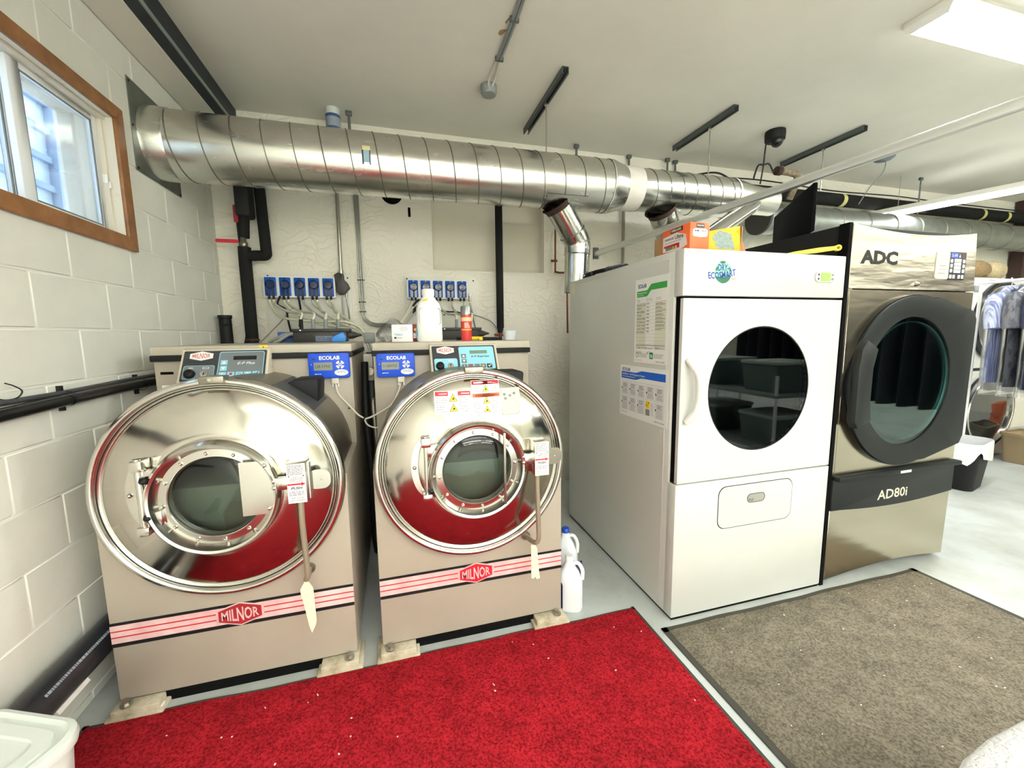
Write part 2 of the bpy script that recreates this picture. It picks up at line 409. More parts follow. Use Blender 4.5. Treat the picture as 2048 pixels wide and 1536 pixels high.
# back wall with its boarded recess
RX0, RX1, RZ0, RZ1, RD = 0.330, 1.300, 1.932, 2.56, 0.11
wb = G().box(-1.42, RX0, YB, YB + 0.2, 0, ZC).box(RX1, XR, YB, YB + 0.2, 0, ZC).box(RX0, RX1, YB, YB + 0.2, 0, RZ0).box(RX0, RX1, YB, YB + 0.2, RZ1, ZC)
wall_back = struct(wb.build('wall_back', PLASTER, smooth=0, origin=(0, YB, 0)))
G().box(RX0, RX1, YB + RD, YB + RD + 0.03, RZ0, RZ1).build('recess_board', M('recess_paint', (224, 219, 202), rough=0.7, var=0.03, scale=2), wall_back)
# boxed-in strip under the ceiling along the left wall, and the dark steel beam beside it
struct(G().box(XL, -1.036, YF, YB, 2.815, ZC).build('trim_1', CEIL, smooth=0))
bt = thing('ceiling_beam', (-1.0, 1.0, 2.815), 'dark steel beam running under the ceiling along the left wall', 'beam')
G().box(-1.036, -0.972, YF, YB, 2.815, 2.83).build('bottom_flange', BEAM, bt)
G().box(-1.03, -1.005, YF, YB, 2.83, ZC).build('web', BEAM, bt)
G().box(-0.975, -0.968, YF, YB, 2.8145, 2.832).build('paint_edge', GREYM, bt, label='thin pale edge along the beam')
G().box(-1.040, -1.036, YF, YB, 2.8125, 2.822).build('paint_edge', WHITEB, bt)

# ------------------------------------------------------------------ window in the left wall
win = struct(bpy.data.objects.new('window_1', None)); COL.objects.link(win); win.location = (XL, (WY0 + WY1) / 2, WZ0)
SIDE = Fr((XL, 0, 0), (0, -1, 0), (0, 0, 1))       # unused normal: -X ; room side is +X
def wy(g, y0, y1, z0, z1, x0, x1): return g.box(x0, x1, y0, y1, z0, z1)
cw = 0.062
oy0, oy1, oz0, oz1 = WY0 - 0.02, 2.484, 1.818, 2.466
FX = Fr((XL, 0, 0), (0, 1, 0), (0, 0, 1))          # normal +X
for nm, P in (('casing_board', [(oy0, oz1), (oy0 + cw, oz1 - cw), (oy1 - cw, oz1 - cw), (oy1, oz1)]),
              ('casing_board', [(oy0, oz0), (oy1, oz0), (oy1 - cw, oz0 + cw), (oy0 + cw, oz0 + cw)]),
              ('casing_board', [(oy1, oz0), (oy1, oz1), (oy1 - cw, oz1 - cw), (oy1 - cw, oz0 + cw)]),
              ('casing_board', [(oy0, oz0), (oy0 + cw, oz0 + cw), (oy0 + cw, oz1 - cw), (oy0, oz1)])):
    G().prism(FX, P, 0, 0.016).build(nm, BROWNWOOD, win, bevel=0.002, seg=1)
iy0, iy1, iz0, iz1 = oy0 + cw, oy1 - cw, oz0 + cw, oz1 - cw
jm = G()
jm.box(-1.40, XL + 0.004, iy0 - 0.025, iy0, iz0 - 0.02, iz1 + 0.02).box(-1.40, XL + 0.004, iy1, iy1 + 0.025, iz0 - 0.02, iz1 + 0.02)
jm.box(-1.40, XL + 0.004, iy0, iy1, iz0 - 0.025, iz0).box(-1.40, XL + 0.004, iy0, iy1, iz1, iz1 + 0.025)
jm.build('jamb', OLDWHITE, win, bevel=0.002, seg=1)
def sash(name, y0, y1, x, w=0.028, wl_=None, wr_=None):
    z0, z1 = iz0 + 0.012, iz1 - 0.012; wl_ = wl_ or w; wr_ = wr_ or w
    g = G(); g.box(x - 0.022, x, y0, y0 + wl_, z0, z1).box(x - 0.022, x, y1 - wr_, y1, z0, z1)
    g.box(x - 0.022, x, y0 + wl_, y1 - wr_, z0, z0 + 0.022).box(x - 0.022, x, y0 + wl_, y1 - wr_, z1 - 0.022, z1)
    s = g.build(name, ALU, win, bevel=0.002, seg=1)
    q = G(); q.box(x - 0.006, x - 0.002, y0 + wl_, y0 + wl_ + 0.006, z0 + 0.022, z1 - 0.022).box(x - 0.006, x - 0.002, y1 - wr_ - 0.006, y1 - wr_, z0 + 0.022, z1 - 0.022)
    q.box(x - 0.006, x - 0.002, y0 + wl_, y1 - wr_, z0 + 0.022, z0 + 0.028).box(x - 0.006, x - 0.002, y0 + wl_, y1 - wr_, z1 - 0.028, z1 - 0.022)
    q.build('gasket', SEALGREY, s)
    G().box(x - 0.014, x - 0.011, y0 + wl_ - 0.004, y1 - wr_ + 0.004, z0 + 0.018, z1 - 0.018).build('pane', WGLASS, s)
    return s
sash('sash', iy0 + 0.005, 2.0, -1.285, wr_=0.03)
sash('sash', 1.962, iy1 - 0.012, -1.255, wl_=0.052)
tk = G()
for zz in (iz0, iz1 - 0.012): tk.box(-1.32, -1.225, iy0, iy1, zz, zz + 0.012)
tk.box(-1.32, -1.235, iy1 - 0.012, iy1, iz0, iz1)
tk.build('track', OLDWHITE, win, bevel=0.0015, seg=1)
lt = G(); lt.box(-1.255, -1.235, iy1 - 0.016, iy1 - 0.006, 2.11, 2.15).box(-1.235, -1.228, iy1 - 0.012, iy1, 2.09, 2.12)
lt.build('latch', WHITEP, win, bevel=0.002)
# outside: the window well with pale plastic sheeting and its battens
ww = struct(G().box(-2.05, -2.0, -1.0, 7.0, 0.9, 4.6).build('wall_outside', M('plastic_sheet', (232, 240, 248), rough=0.5, c2=(206, 220, 234), scale=1.5, bump=0.5, bscale=3, bdist=0.05), smooth=0))
fr = Fr((-2.0, 0, 0), (0, 1, 0), (0, 0, 1))
for i in range(8):
    z = 1.62 + i * 0.17
    G().prism(fr, [(1.2, z), (3.25 + 0.02 * i, z), (3.25 + 0.02 * i, z + 0.035), (1.2, z + 0.035)], 0, 0.03).build('batten', M('batten_grey', (150, 168, 190), rough=0.7), ww)
G().prism(fr, [(3.28, 1.2), (3.36, 1.2), (3.46, 3.6), (3.38, 3.6)], 0, 0.05).build('batten', MATS['batten_grey'], ww)
G().prism(fr, [(4.10, 1.2), (4.16, 1.2), (4.16, 3.8), (4.10, 3.8)], 0, 0.05).build('batten', M('batten_pale', (206, 216, 228), rough=0.7), ww)

# ------------------------------------------------------------------ ceiling lights
def ceiling_light(x, y, L, along, label, z=ZC, hang=0.0, w=0.19, watts=None, group='fluorescent ceiling fixtures', up=None):
    t = thing('ceiling_light', (x, y, z - hang), label, 'light', group)
    ang = {'x': 0.0, 'y': PI / 2}.get(along, along)
    fr = Fr((x, y, z - hang), (math.cos(ang), math.sin(ang), 0), (-math.sin(ang), math.cos(ang), 0))
    if hang < 0.01 and w < 0.5:
        G().fbox(fr, -L / 2, L / 2, -w / 2 - 0.012, w / 2 + 0.012, -0.028, 0).build('housing', WHITEB, t, bevel=0.003)
    else:
        G().fbox(fr, -L / 2, L / 2, -w / 2, w / 2, 0.0, 0.045).build('housing', WHITEB, t, bevel=0.003)
        for s in (-1, 1): G().cyl(fr.p(s * L * 0.4, 0, 0.045), fr.p(s * L * 0.4, 0, hang), 0.003, n=6).build('hanger_wire', CONDUIT, t)
    b0 = -0.028 if hang < 0.01 else 0.0
    P = [(-w / 2, b0), (-w * 0.42, b0 - 0.034), (w * 0.42, b0 - 0.034), (w / 2, b0)]
    fl = Fr(fr.p(-L / 2 + 0.01, 0, 0), fr.v, fr.n)
    G().prism(fl, P, 0, L - 0.02).build('lens', LENS, t, bevel=0.004)
    for s in (-1, 1):
        e = fr.p(s * (L / 2 - 0.005), 0, 0); f2 = Fr(e, fr.v, fr.n)
        G().prism(f2, [(-w / 2 - 0.006, b0), (-w * 0.45, b0 - 0.037), (w * 0.45, b0 - 0.037), (w / 2 + 0.006, b0)], -0.006, 0.006).build('end_cap', WHITEP, t)
    ld = bpy.data.lights.new('tube_light', 'AREA'); ld.shape = 'RECTANGLE'; ld.size = L - 0.05; ld.size_y = w * 0.85
    ld.energy = (watts or LAMP_W); ld.color = LAMP_COL
    lo = bpy.data.objects.new('tube_light', ld); COL.objects.link(lo); lo.parent = t
    lo.location = (0, 0, b0 - 0.045); lo.rotation_euler = (0, 0, ang)
    if hang > 0.1:                       # extra light added above the housing to brighten the ceiling
        lu = ld.copy(); lu.energy = ld.energy * (UPLIGHT if up is None else up); up_ = bpy.data.objects.new('added_uplight', lu); COL.objects.link(up_); up_.parent = t
        up_.location = (0, 0, 0.055); up_.rotation_euler = (PI, 0, -ang)
    return t
ceiling_light(3.27, 1.60, 1.24, 'x', 'bright wrap-around ceiling light at the upper right, lens pointing down')
ceiling_light(5.45, 2.34, 2.30, math.atan2(-1.15, 0.36), 'long suspended tube light glaring above the steel dryer', hang=0.36, w=0.11, up=0.05, watts=26)
LG = 'ceiling lights behind the viewer'
for (x, y, ax, lb) in ((0.7, -1.2, 'x', 'suspended tube light just behind the viewer, in line with the washers'), (3.6, -1.2, 'x', 'suspended tube light behind the viewer, in line with the dryers'),
                       (6.6, -0.6, 'y', 'suspended tube light over the far right aisle'), (0.7, -3.8, 'x', 'second suspended tube light behind the viewer, left row'),
                       (3.6, -3.8, 'x', 'second suspended tube light behind the viewer, middle row'), (6.6, -4.0, 'y', 'rear suspended tube light over the far right aisle'),
                       (0.7, -6.3, 'x', 'rearmost suspended tube light, left row'), (3.6, -6.3, 'x', 'rearmost suspended tube light, middle row')):
    ceiling_light(x, y, 2.3, ax, lb, group=LG, hang=0.48, w=0.11, watts=LAMP_W * (0.42 if y > -2 else 1.35 if y > -5 else 2.0), up=(3.6 if y > -2 else 1.3))

# ------------------------------------------------------------------ mats on the floor
def mat_thing(name, x0, x1, y0, y1, h, border, mat, label, cat, wav, seed):
    t = thing(name, ((x0 + x1) / 2, (y0 + y1) / 2, 0), label, cat)
    rnd = random.Random(seed); n = 90; g = G(); m = 56; V = []
    def edge(i): return wav * (math.sin(i * 0.35 + seed) * 0.5 + math.sin(i * 0.13) * 0.8)
    for j in range(m + 1):
        for i in range(n + 1):
            u, v = i / n, j / m
            x = x0 + border + (x1 - x0 - 2 * border) * u; y = y0 + border + (y1 - y0 - 2 * border) * v + edge(i) * (v ** 6)
            e = min(u, v, 1 - u, 1 - v)
            V.append((x, y, h * (0.55 + 0.45 * min(1, e * 40)) + 0.0016 * rnd.random()))
    g.add(V, [(j * (n + 1) + i, j * (n + 1) + i + 1, (j + 1) * (n + 1) + i + 1, (j + 1) * (n + 1) + i) for j in range(m) for i in range(n)])
    g.build('pile', mat, t, smooth=80, clean=False)
    b = G(); V = []; Fs = []
    for i in range(n + 1):
        u = i / n; x = x0 + (x1 - x0) * u; V += [(x, y1 + edge(i), 0.0005), (x, y1 + edge(i) - 0.004, h * 0.6), (x, y1 - border - 0.006 + edge(i), h * 0.6)]
    for i in range(n): k = 3 * i; Fs += [(k + 3, k, k + 1, k + 4), (k + 4, k + 1, k + 2, k + 5)]
    b.add(V, Fs)
    b.box(x0, x0 + border + 0.003, y0, y1, 0, h * 0.6).box(x1 - border - 0.003, x1, y0, y1, 0, h * 0.6).box(x0, x1, y0, y0 + border + 0.003, 0, h * 0.6)
    b.build('rubber_edge', M('mat_rubber', (58, 56, 48), rough=0.8), t, smooth=0, clean=False)
    return t
mat_thing('red_mat', -1.15, 1.112, -0.4, 1.70, 0.010, 0.012, REDMAT, 'bright red carpet mat in front of the two washers', 'mat', 0.006, 3)
mat_thing('brown_mat', 1.150, 2.86, -0.4, 1.525, 0.009, 0.026, BROWNMAT, 'grey-brown carpet mat in front of the white and steel dryers', 'mat', 0.003, 8)
def specks(name, x0, x1, y0, y1, z, n, label, seed):
    rnd = random.Random(seed); g = G()
    for i in range(n):
        x, y = rnd.uniform(x0, x1), rnd.uniform(y0, y1); a = rnd.uniform(0, PI); L = rnd.uniform(0.001, 0.0035) * (2.2 if rnd.random() < 0.08 else 1); w = rnd.uniform(0.001, 0.0025)
        fr = Fr((x, y, z), (math.cos(a), math.sin(a), 0), (-math.sin(a), math.cos(a), 0)); g.fbox(fr, -L, L, -w, w, 0, 0.0015)
    o = g.build(name, M('lint', (226, 220, 204), rough=0.9), smooth=0, clean=False); o['kind'] = 'stuff'; return tag(o, label, 'lint')
specks('lint_specks', -0.95, 1.08, 0.75, 1.64, 0.0118, 34, 'tiny pale lint specks scattered on the red mat', 5)
specks('lint_specks', 1.2, 2.8, 0.6, 1.48, 0.0108, 34, 'tiny pale lint specks scattered on the brown mat', 6)

# ================================================================== the big spiral duct and its branches
DY, DZ, DR = 2.80, 2.446, 0.177
duct = thing('spiral_duct', (0.6, DY, DZ - DR), 'large galvanised spiral duct running along the back wall under the ceiling', 'duct')
def helix(g, x0, x1, r, pitch, ph=0.0, w=0.0035, n=36):
    turns = (x1 - x0) / pitch; N = int(turns * n); P = []
    for i in range(N + 1):
        t = i / n * 2 * PI + ph; P.append((x0 + (x1 - x0) * i / N, DY + r * math.cos(t), DZ + r * math.sin(t)))
    return g.tube(P, w, n=5, smooth=0)
G().cyl((XL, DY, DZ), (1.52, DY, DZ), DR, n=64, cap=False).build('tube', GALV, duct, smooth=60)
helix(G(), XL + 0.10, 1.50, DR, 0.147, 2.3).build('spiral_seam', SEAM, duct, smooth=60)
fl = G(); fl.box(XL, XL + 0.004, 2.573, 3.024, 2.238, 2.672)
fl.build('wall_flange', GALVD, duct)
for (yy, zz) in ((2.59, 2.25), (3.01, 2.25), (2.59, 2.655), (3.01, 2.655), (2.585, 2.45)):
    G().ball((XL + 0.004, yy, zz), 0.004, 0.006, 0.006, n=8, m=5).build('screw', BLACK, duct)
G().lathe((XL, DY, DZ), (1, 0, 0), [(DR + 0.012, 0), (DR + 0.006, 0.02), (DR + 0.004, 0.09), (DR, 0.1)], n=64).build('collar', GALV, duct)
# reducer, taped joint, and the slimmer run
R2 = 0.146
G().lathe((1.50, DY, DZ), (1, 0, 0), [(DR + 0.003, 0), (DR + 0.003, 0.03), (R2 + 0.006, 0.13), (R2 + 0.002, 0.15)], n=64).build('reducer', GALV, duct, smooth=50)
for x0, x1, r in ((1.50, 1.56, DR + 0.004), (1.63, 1.76, R2 + 0.006)):
    G().cyl((x0, DY, DZ), (x1, DY, DZ), r, r - (0.012 if x0 < 1.52 else 0), n=64, cap=False).build('tape_band', TAPE, duct, smooth=60)
G().cyl((1.62, DY, DZ), (2.60, DY, DZ), R2, n=64, cap=False).build('tube', GALV, duct, smooth=60)
helix(G(), 1.70, 2.58, R2, 0.112, 0.8).build('spiral_seam', SEAM, duct, smooth=60)
G().lathe((2.585, DY, DZ), (1, 0, 0), [(R2 + 0.004, 0), (R2 + 0.004, 0.02), (0.115, 0.20), (0.105, 0.30), (0.105, 0.44)], n=48).build('reducer', GALV, duct, smooth=50)
G().cyl((2.583, DY, DZ), (2.60, DY, DZ), R2 + 0.004, n=64, cap=False).build('tape_band', TAPE, duct, smooth=60)
# maker's sticker on the front of the duct
a0 = math.asin((2.483 - DZ) / DR); a1 = math.asin((2.385 - DZ) / DR)
def on_duct(x, a, r=DR + 0.0012): return (x, DY - r * math.cos(a), DZ + r * math.sin(a))
def decal(xa, xb, aa, ab, m, nm):
    V = []; n = 8
    for i in range(n + 1):
        a = aa + (ab - aa) * i / n; V += [on_duct(xa, a), on_duct(xb, a)]
    G().add(V, [(2 * i, 2 * i + 2, 2 * i + 3, 2 * i + 1) for i in range(n)]).build(nm, m, duct, clean=False)
st = (a0 + 0.02, a1)
decal(-0.132, -0.088, a0, a0 - 0.14, M('sticker_cream', (226, 214, 160), rough=0.5), 'sticker')
decal(-0.126, -0.094, a0 - 0.14, a1 + 0.06, M('sticker_blue', (150, 186, 200), rough=0.5), 'sticker')
decal(-0.134, -0.126, a0, a1, INKD, 'sticker'); decal(-0.094, -0.088, a0 - 0.14, a1, INKD, 'sticker')
# saddle take-offs with dark rims underneath
def saddle(cx, r, nm_seed):
    V = []; n = 12; mm = 10
    for j in range(mm + 1):
        for i in range(n + 1):
            u, v = i / n * 2 - 1, j / mm
            x = cx + u * (0.15 if r > 0.15 else 0.15); a = -0.75 - v * 0.95
            V.append((x, DY - (r + 0.004) * math.cos(a), DZ + (r + 0.004) * math.sin(a)))
    G().add(V, [(j * (n + 1) + i, j * (n + 1) + i + 1, (j + 1) * (n + 1) + i + 1, (j + 1) * (n + 1) + i) for j in range(mm) for i in range(n)]).build('saddle_plate', GALV, duct, smooth=60)
def branch(P, r, label, x0):
    t = thing('branch_duct', P[-1], label, 'duct', 'branch ducts dropping from the spiral duct')
    P = [Vector(p) for p in P]
    for i in range(len(P) - 1):
        G().cyl(P[i], P[i + 1], r, n=40, cap=False).build('pipe', GALVS, t, smooth=60)
    for i in range(1, len(P) - 1):
        d0 = (P[i] - P[i - 1]).normalized(); d1 = (P[i + 1] - P[i]).normalized()
        A = P[i] - d0 * r * 0.9; B = P[i] + d1 * r * 0.9
        g = G(); g.tube([A, P[i] - d0 * r * 0.25 , P[i] + d1 * r * 0.25, B], r + 0.004, n=36, smooth=3, cap=False); g.build('elbow', GALVS, t, smooth=25)
        for q, d in ((A, d0), (P[i], (d0 + d1).normalized()), (B, d1)):
            G().lathe(q - d * 0.004, d, [(r + 0.003, 0), (r + 0.008, 0.004), (r + 0.003, 0.008)], n=36).build('bead', GALVS, t)
    d = (P[1] - P[0]).normalized()
    G().lathe(P[0] + d * 0.01, d, [(r + 0.02, -0.012), (r + 0.004, 0.012), (r + 0.002, 0.03)], n=36).build('rusty_rim', RUST, t)
    return t
saddle(1.17, DR, 1); saddle(2.02, R2, 2)
branch([(1.13, 2.79, 2.30), (1.325, 2.86, 2.06), (1.325, 2.88, 1.70)], 0.092, 'shiny galvanised branch duct elbowing down behind the white dryer', 0)
branch([(1.98, 2.80, 2.33), (2.20, 2.92, 2.08), (2.20, 2.93, 1.70)], 0.10, 'shadowed branch duct dropping behind the orange box', 0)
branch([(2.93, 2.80, 2.47), (2.10, 2.50, 2.02), (2.09, 2.48, 1.765)], 0.060, 'slanting branch duct meeting the far end of the spiral duct', 0)
# the run that carries on along the wall to the right
fd = thing('far_duct', (5.6, 3.22, 2.29), 'galvanised duct continuing along the back wall above the background machines', 'duct')
G().cyl((3.36, 3.22, 2.45), (8.6, 3.22, 2.45), 0.14, n=40).build('tube', GALVD, fd, smooth=50)
for i in range(14): G().lathe((3.5 + i * 0.37, 3.22, 2.45), (1, 0, 0), [(0.14, 0), (0.146, 0.006), (0.14, 0.012)], n=36).build('joint_rib', SEAM, fd)
G().cyl((3.34, 3.22, 2.45), (3.365, 3.22, 2.45), 0.15, n=40).build('end_cap', M('end_cap_dark', (58, 58, 54), rough=0.7, metal=0.2), fd, label='dark round end cap')
# insulated black pipe on the back wall, right side
bp = thing('insulated_pipe', (5.5, 3.38, 2.68), 'thick black insulated pipe running high along the back wall', 'pipe')
G().cyl((2.62, 3.36, 2.74), (8.8, 3.36, 2.745), 0.062, n=20).build('insulation', FOAM, bp)
for x in (3.0, 4.52, 6.75, 7.2): G().cyl((x, 3.36, 2.74), (x + 0.05, 3.36, 2.74), 0.0645, n=20, cap=False).build('tape_band', M('yellow_tape', (206, 202, 128), rough=0.6), bp)
G().tube([(2.6, 3.34, 2.80), (3.4, 3.33, 2.84), (4.4, 3.33, 2.815), (5.3, 3.33, 2.83), (6.2, 3.33, 2.82), (8.7, 3.33, 2.82)], 0.006, n=6).build('cable', BLACK, bp)
G().tube([(2.6, 3.30, 2.79), (2.9, 3.26, 2.83), (3.15, 3.28, 2.74), (3.3, 3.3, 2.68)], 0.008, n=6).build('cable', BLACK, bp)
# second, pale pipe under it
pl2 = G().cyl((3.1, 3.44, 2.60), (8.8, 3.44, 2.60), 0.035, n=16).build('pale_pipe', WHITEB); tag(pl2, 'slim pale pipe along the wall below the black insulated pipe', 'pipe')
# old brown pipe stub
op = thing('brown_pipe_stub', (3.5, 3.02, 2.66), 'short corroded brown pipe elbow below the third ceiling strut', 'pipe')
G().tube([(3.30, 3.0, 2.79), (3.46, 3.0, 2.785), (3.545, 3.02, 2.775), (3.565, 3.05, 2.70), (3.565, 3.10, 2.60)], 0.028, n=14).build('pipe', M('flaking_brown', (92, 72, 50), rough=0.8, c2=(150, 140, 116), scale=30), op)
G().cyl((3.285, 3.0, 2.79), (3.33, 3.0, 2.79), 0.036, n=16).build('coupling', RUST, op)

# ------------------------------------------------------------------ struts, rods and small hardware at the ceiling
def strut(x, y0, y1, rod_y, rod_z, label):
    t = thing('ceiling_strut', (x, (y0 + y1) / 2, ZC), label, 'strut', 'slotted ceiling struts')
    w, h = 0.021, 0.041; g = G()
    g.box(x - w, x + w, y0, y1, ZC - 0.003, ZC).box(x - w, x - w + 0.003, y0, y1, ZC - h, ZC).box(x + w - 0.003, x + w, y0, y1, ZC - h, ZC)
    g.box(x - w, x - w + 0.010, y0, y1, ZC - h, ZC - h + 0.003).box(x + w - 0.010, x + w, y0, y1, ZC - h, ZC - h + 0.003)
    g.build('channel', STRUT, t)
    G().cyl((x, rod_y, ZC - 0.01), (x, rod_y, rod_z), 0.0045, n=8).build('hanger_rod', CONDUIT, t)
    G().cyl((x, rod_y, ZC - 0.055), (x, rod_y, ZC - 0.038), 0.013, n=6).build('nut', STEELB, t)
    return t
strut(1.06, 2.47, 3.25, 2.80, DZ + DR, 'dark slotted ceiling strut nearest the window, rod down to the duct')
strut(2.40, 2.55, 3.22, 2.80, DZ + R2, 'dark slotted ceiling strut in the middle of the three')
strut(3.63, 2.53, 3.26, 2.86, 2.60, 'dark slotted ceiling strut farthest right, beside the dome camera')
clip_m = STRUT
for i, (x, y, lb) in enumerate(((-0.244, 3.32, 'small ceiling clip and strap above the left part of the duct'), (1.56, 3.40, 'small ceiling clip and strap right of the first strut'),
                 (2.11, 3.47, 'thin strap hanging from the ceiling above the taped duct joint'), (2.50, 3.45, 'left one of two straps side by side above the slim duct run'),
                 (2.60, 3.47, 'right one of two straps side by side above the slim duct run'), (5.45, 3.20, 'thin hanger strap in front of the tube light glare'))):
    t = thing('pipe_hanger', (x, y, ZC), lb, 'hanger', 'pipe hangers at the ceiling')
    G().box(x - 0.022, x + 0.022, y - 0.012, y + 0.012, ZC - 0.03, ZC).build('clip', clip_m, t, bevel=0.004)
    G().box(x - 0.010, x + 0.010, y - 0.002, y + 0.002, 2.58, ZC - 0.03).build('strap', STRUT, t)
# labelled pipe end between ceiling and duct
lp = thing('labelled_pipe', (-0.35, 3.30, 2.6), 'short pale pipe with blue lettering bands above the duct', 'pipe')
G().cyl((-0.35, 3.32, 2.5), (-0.35, 3.32, ZC), 0.048, n=24).build('pipe', M('pale_blue_pipe', (206, 212, 206), rough=0.5), lp)
for z0, z1, m in ((2.925, 2.945, M('band_blue', (58, 84, 128), rough=0.5)), (2.83, 2.862, MATS['band_blue']), (2.862, 2.925, M('band_grey', (150, 160, 172), rough=0.5))):
    G().cyl((-0.35, 3.32, z0), (-0.35, 3.32, z1), 0.0492, n=24, cap=False).build('band', m, lp)
# junction box and cables on the ceiling
jb = thing('junction_box', (0.655, 2.76, ZC), 'round grey junction box on the ceiling with two cables', 'junction box')
G().lathe((0.655, 2.775, ZC), (0, 0, -1), [(0.052, 0), (0.052, 0.045), (0.046, 0.058), (1e-4, 0.06)], n=28).build('box', GREYM, jb)
for dx in (-0.012, 0.012):
    G().tube([(0.655 + dx, 2.745, ZC - 0.03), (0.655 + dx * 1.6, 2.66, ZC - 0.012), (0.652 + dx, 2.56, ZC - 0.012), (0.652 + dx * 0.5, 2.50, ZC - 0.010)], 0.006, n=6).build('cable', CABW, jb)
    G().cyl((0.655 + dx, 2.75, ZC - 0.03), (0.655 + dx, 2.73, ZC - 0.028), 0.012, n=10).build('connector', STRUT, jb)
for dx in (-0.009, 0.009): G().tube([(0.652 + dx, 2.5, ZC - 0.012), (0.655 + dx, 2.2, ZC - 0.013), (0.652 + dx, 1.6, ZC - 0.012), (0.652 + dx, -2, ZC - 0.012)], 0.009, n=8).build('cable', GREYM, jb)
for y in (2.49, 2.18): G().box(0.63, 0.678, y - 0.006, y + 0.006, ZC - 0.024, ZC).build('staple', STRUT, jb)
PATCH = M('bare_patch', (160, 132, 92), rough=0.9)
fc = Fr((0, 0, ZC), (1, 0, 0), (0, -1, 0))
for P, lb in (([(0.602, -2.31), (0.618, -2.325), (0.632, -2.30), (0.645, -2.27), (0.625, -2.275), (0.607, -2.285)], 'larger bare tan patch where ceiling paint has flaked off'),
          ([(0.618, -2.225), (0.626, -2.235), (0.632, -2.21), (0.636, -2.19), (0.628, -2.195)], 'smaller bare patch in the ceiling paint, beside the cables')):
    tag(G().prism(fc, P, 0.0, 0.0015).build('paint_patch', PATCH, smooth=0), lb, 'patch', 'flaked ceiling paint')
# dome camera
dc = thing('dome_camera', (3.02, 2.79, ZC), 'black dome security camera hanging under the ceiling', 'camera')
G().lathe((3.02, 2.79, ZC), (0, 0, -1), [(0.072, 0), (0.075, 0.02), (0.072, 0.07), (0.058, 0.082), (1e-4, 0.084)], n=32).build('housing', BLACK, dc)
G().ball((3.02, 2.77, ZC - 0.08), 0.046, 0.046, 0.05, n=20, m=12).build('dome', BLACKG, dc)
G().tube([(2.955, 2.8, ZC - 0.02), (2.94, 2.80, 2.85), (2.95, 2.82, 2.72), (2.96, 2.85, 2.6)], 0.006, n=6).build('cable', BLACK, dc)
G().tube([(2.955, 2.82, 2.74), (2.90, 2.82, 2.73), (2.87, 2.82, 2.66), (2.86, 2.82, 2.62)], 0.007, n=6).build('cable', BLACK, dc)
G().tube([(2.955, 2.82, 2.74), (3.01, 2.82, 2.75), (3.06, 2.82, 2.69)], 0.007, n=6).build('cable', BLACK, dc)
# ceiling sensor with its lead, right side
cs = thing('ceiling_sensor', (4.43, 2.91, ZC), 'flat blue-grey oval box on the ceiling behind the long rail', 'sensor')
G().lathe((4.43, 2.91, ZC), (0, 0, -1), [(0.085, 0), (0.085, 0.02), (0.06, 0.04), (1e-4, 0.042)], n=28).build('body', M('blue_grey', (104, 112, 126), rough=0.5), cs)
G().tube([(4.45, 2.9, ZC - 0.03), (4.46, 2.92, 2.86), (4.42, 3.0, 2.74), (4.44, 3.1, 2.62)], 0.005, n=6).build('cable', GREYM, cs)
# long rail that starts at the back wall and comes forward over the dryers
rl = thing('overhead_rail', (2.08, 2.2, 2.15), 'long slanting galvanised rail passing over the dryers to the upper right', 'rail')
RAILM = M('rail_zinc', (226, 228, 224), rough=0.35, metal=0.75)
prof = [(-0.020, -0.024), (0.020, -0.024), (0.020, 0.010), (0.010, 0.022), (-0.010, 0.022), (-0.020, 0.010)]
RA_, RB_ = Vector((2.62, 0.2, 2.325)), Vector((1.80, 3.495, 2.118))
fr2 = Fr(RA_, (1, 0, 0), (0, 0, 1)); d = RB_ - RA_
V = [fr2.p(a, b) for a, b in prof] + [fr2.p(a, b) + d for a, b in prof]; n = len(prof)
G().add(V, [list(range(n)), [n + i for i in range(n)][::-1]] + [(i, i + n, (i + 1) % n + n, (i + 1) % n) for i in range(n)]).build('channel', RAILM, rl, bevel=0.003)
G().box(1.775, 1.825, 3.485, 3.5, 2.07, 2.17).build('wall_bracket', STRUT, rl)

# ================================================================== the two washers
def hexlogo(fr, ca, cb, w, h, e, parent, plate, border, letters, c, nm='logo_plate'):
    """Elongated hexagon badge with tall-in-the-middle lettering."""
    def hx(s): return [(ca - w * s, cb - e * s), (ca, cb - h * s), (ca + w * s, cb - e * s), (ca + w * s, cb + e * s), (ca, cb + h * s), (ca - w * s, cb + e * s)]
    p = G().prism(fr, hx(1.0), c, c + 0.002).build(nm, border, parent)
    G().prism(fr, hx(0.90), c + 0.002, c + 0.003).build('logo_field', plate, p)
    wl_ = w * 1.56
    text('MILNOR', fr, ca, cb, c + 0.003, letters, p, h=h * 1.28, w=wl_, bold=0.02, warp=lambda a, b: (a, b * (1 - 0.44 * abs(a) / (wl_ / 2))))
    return p

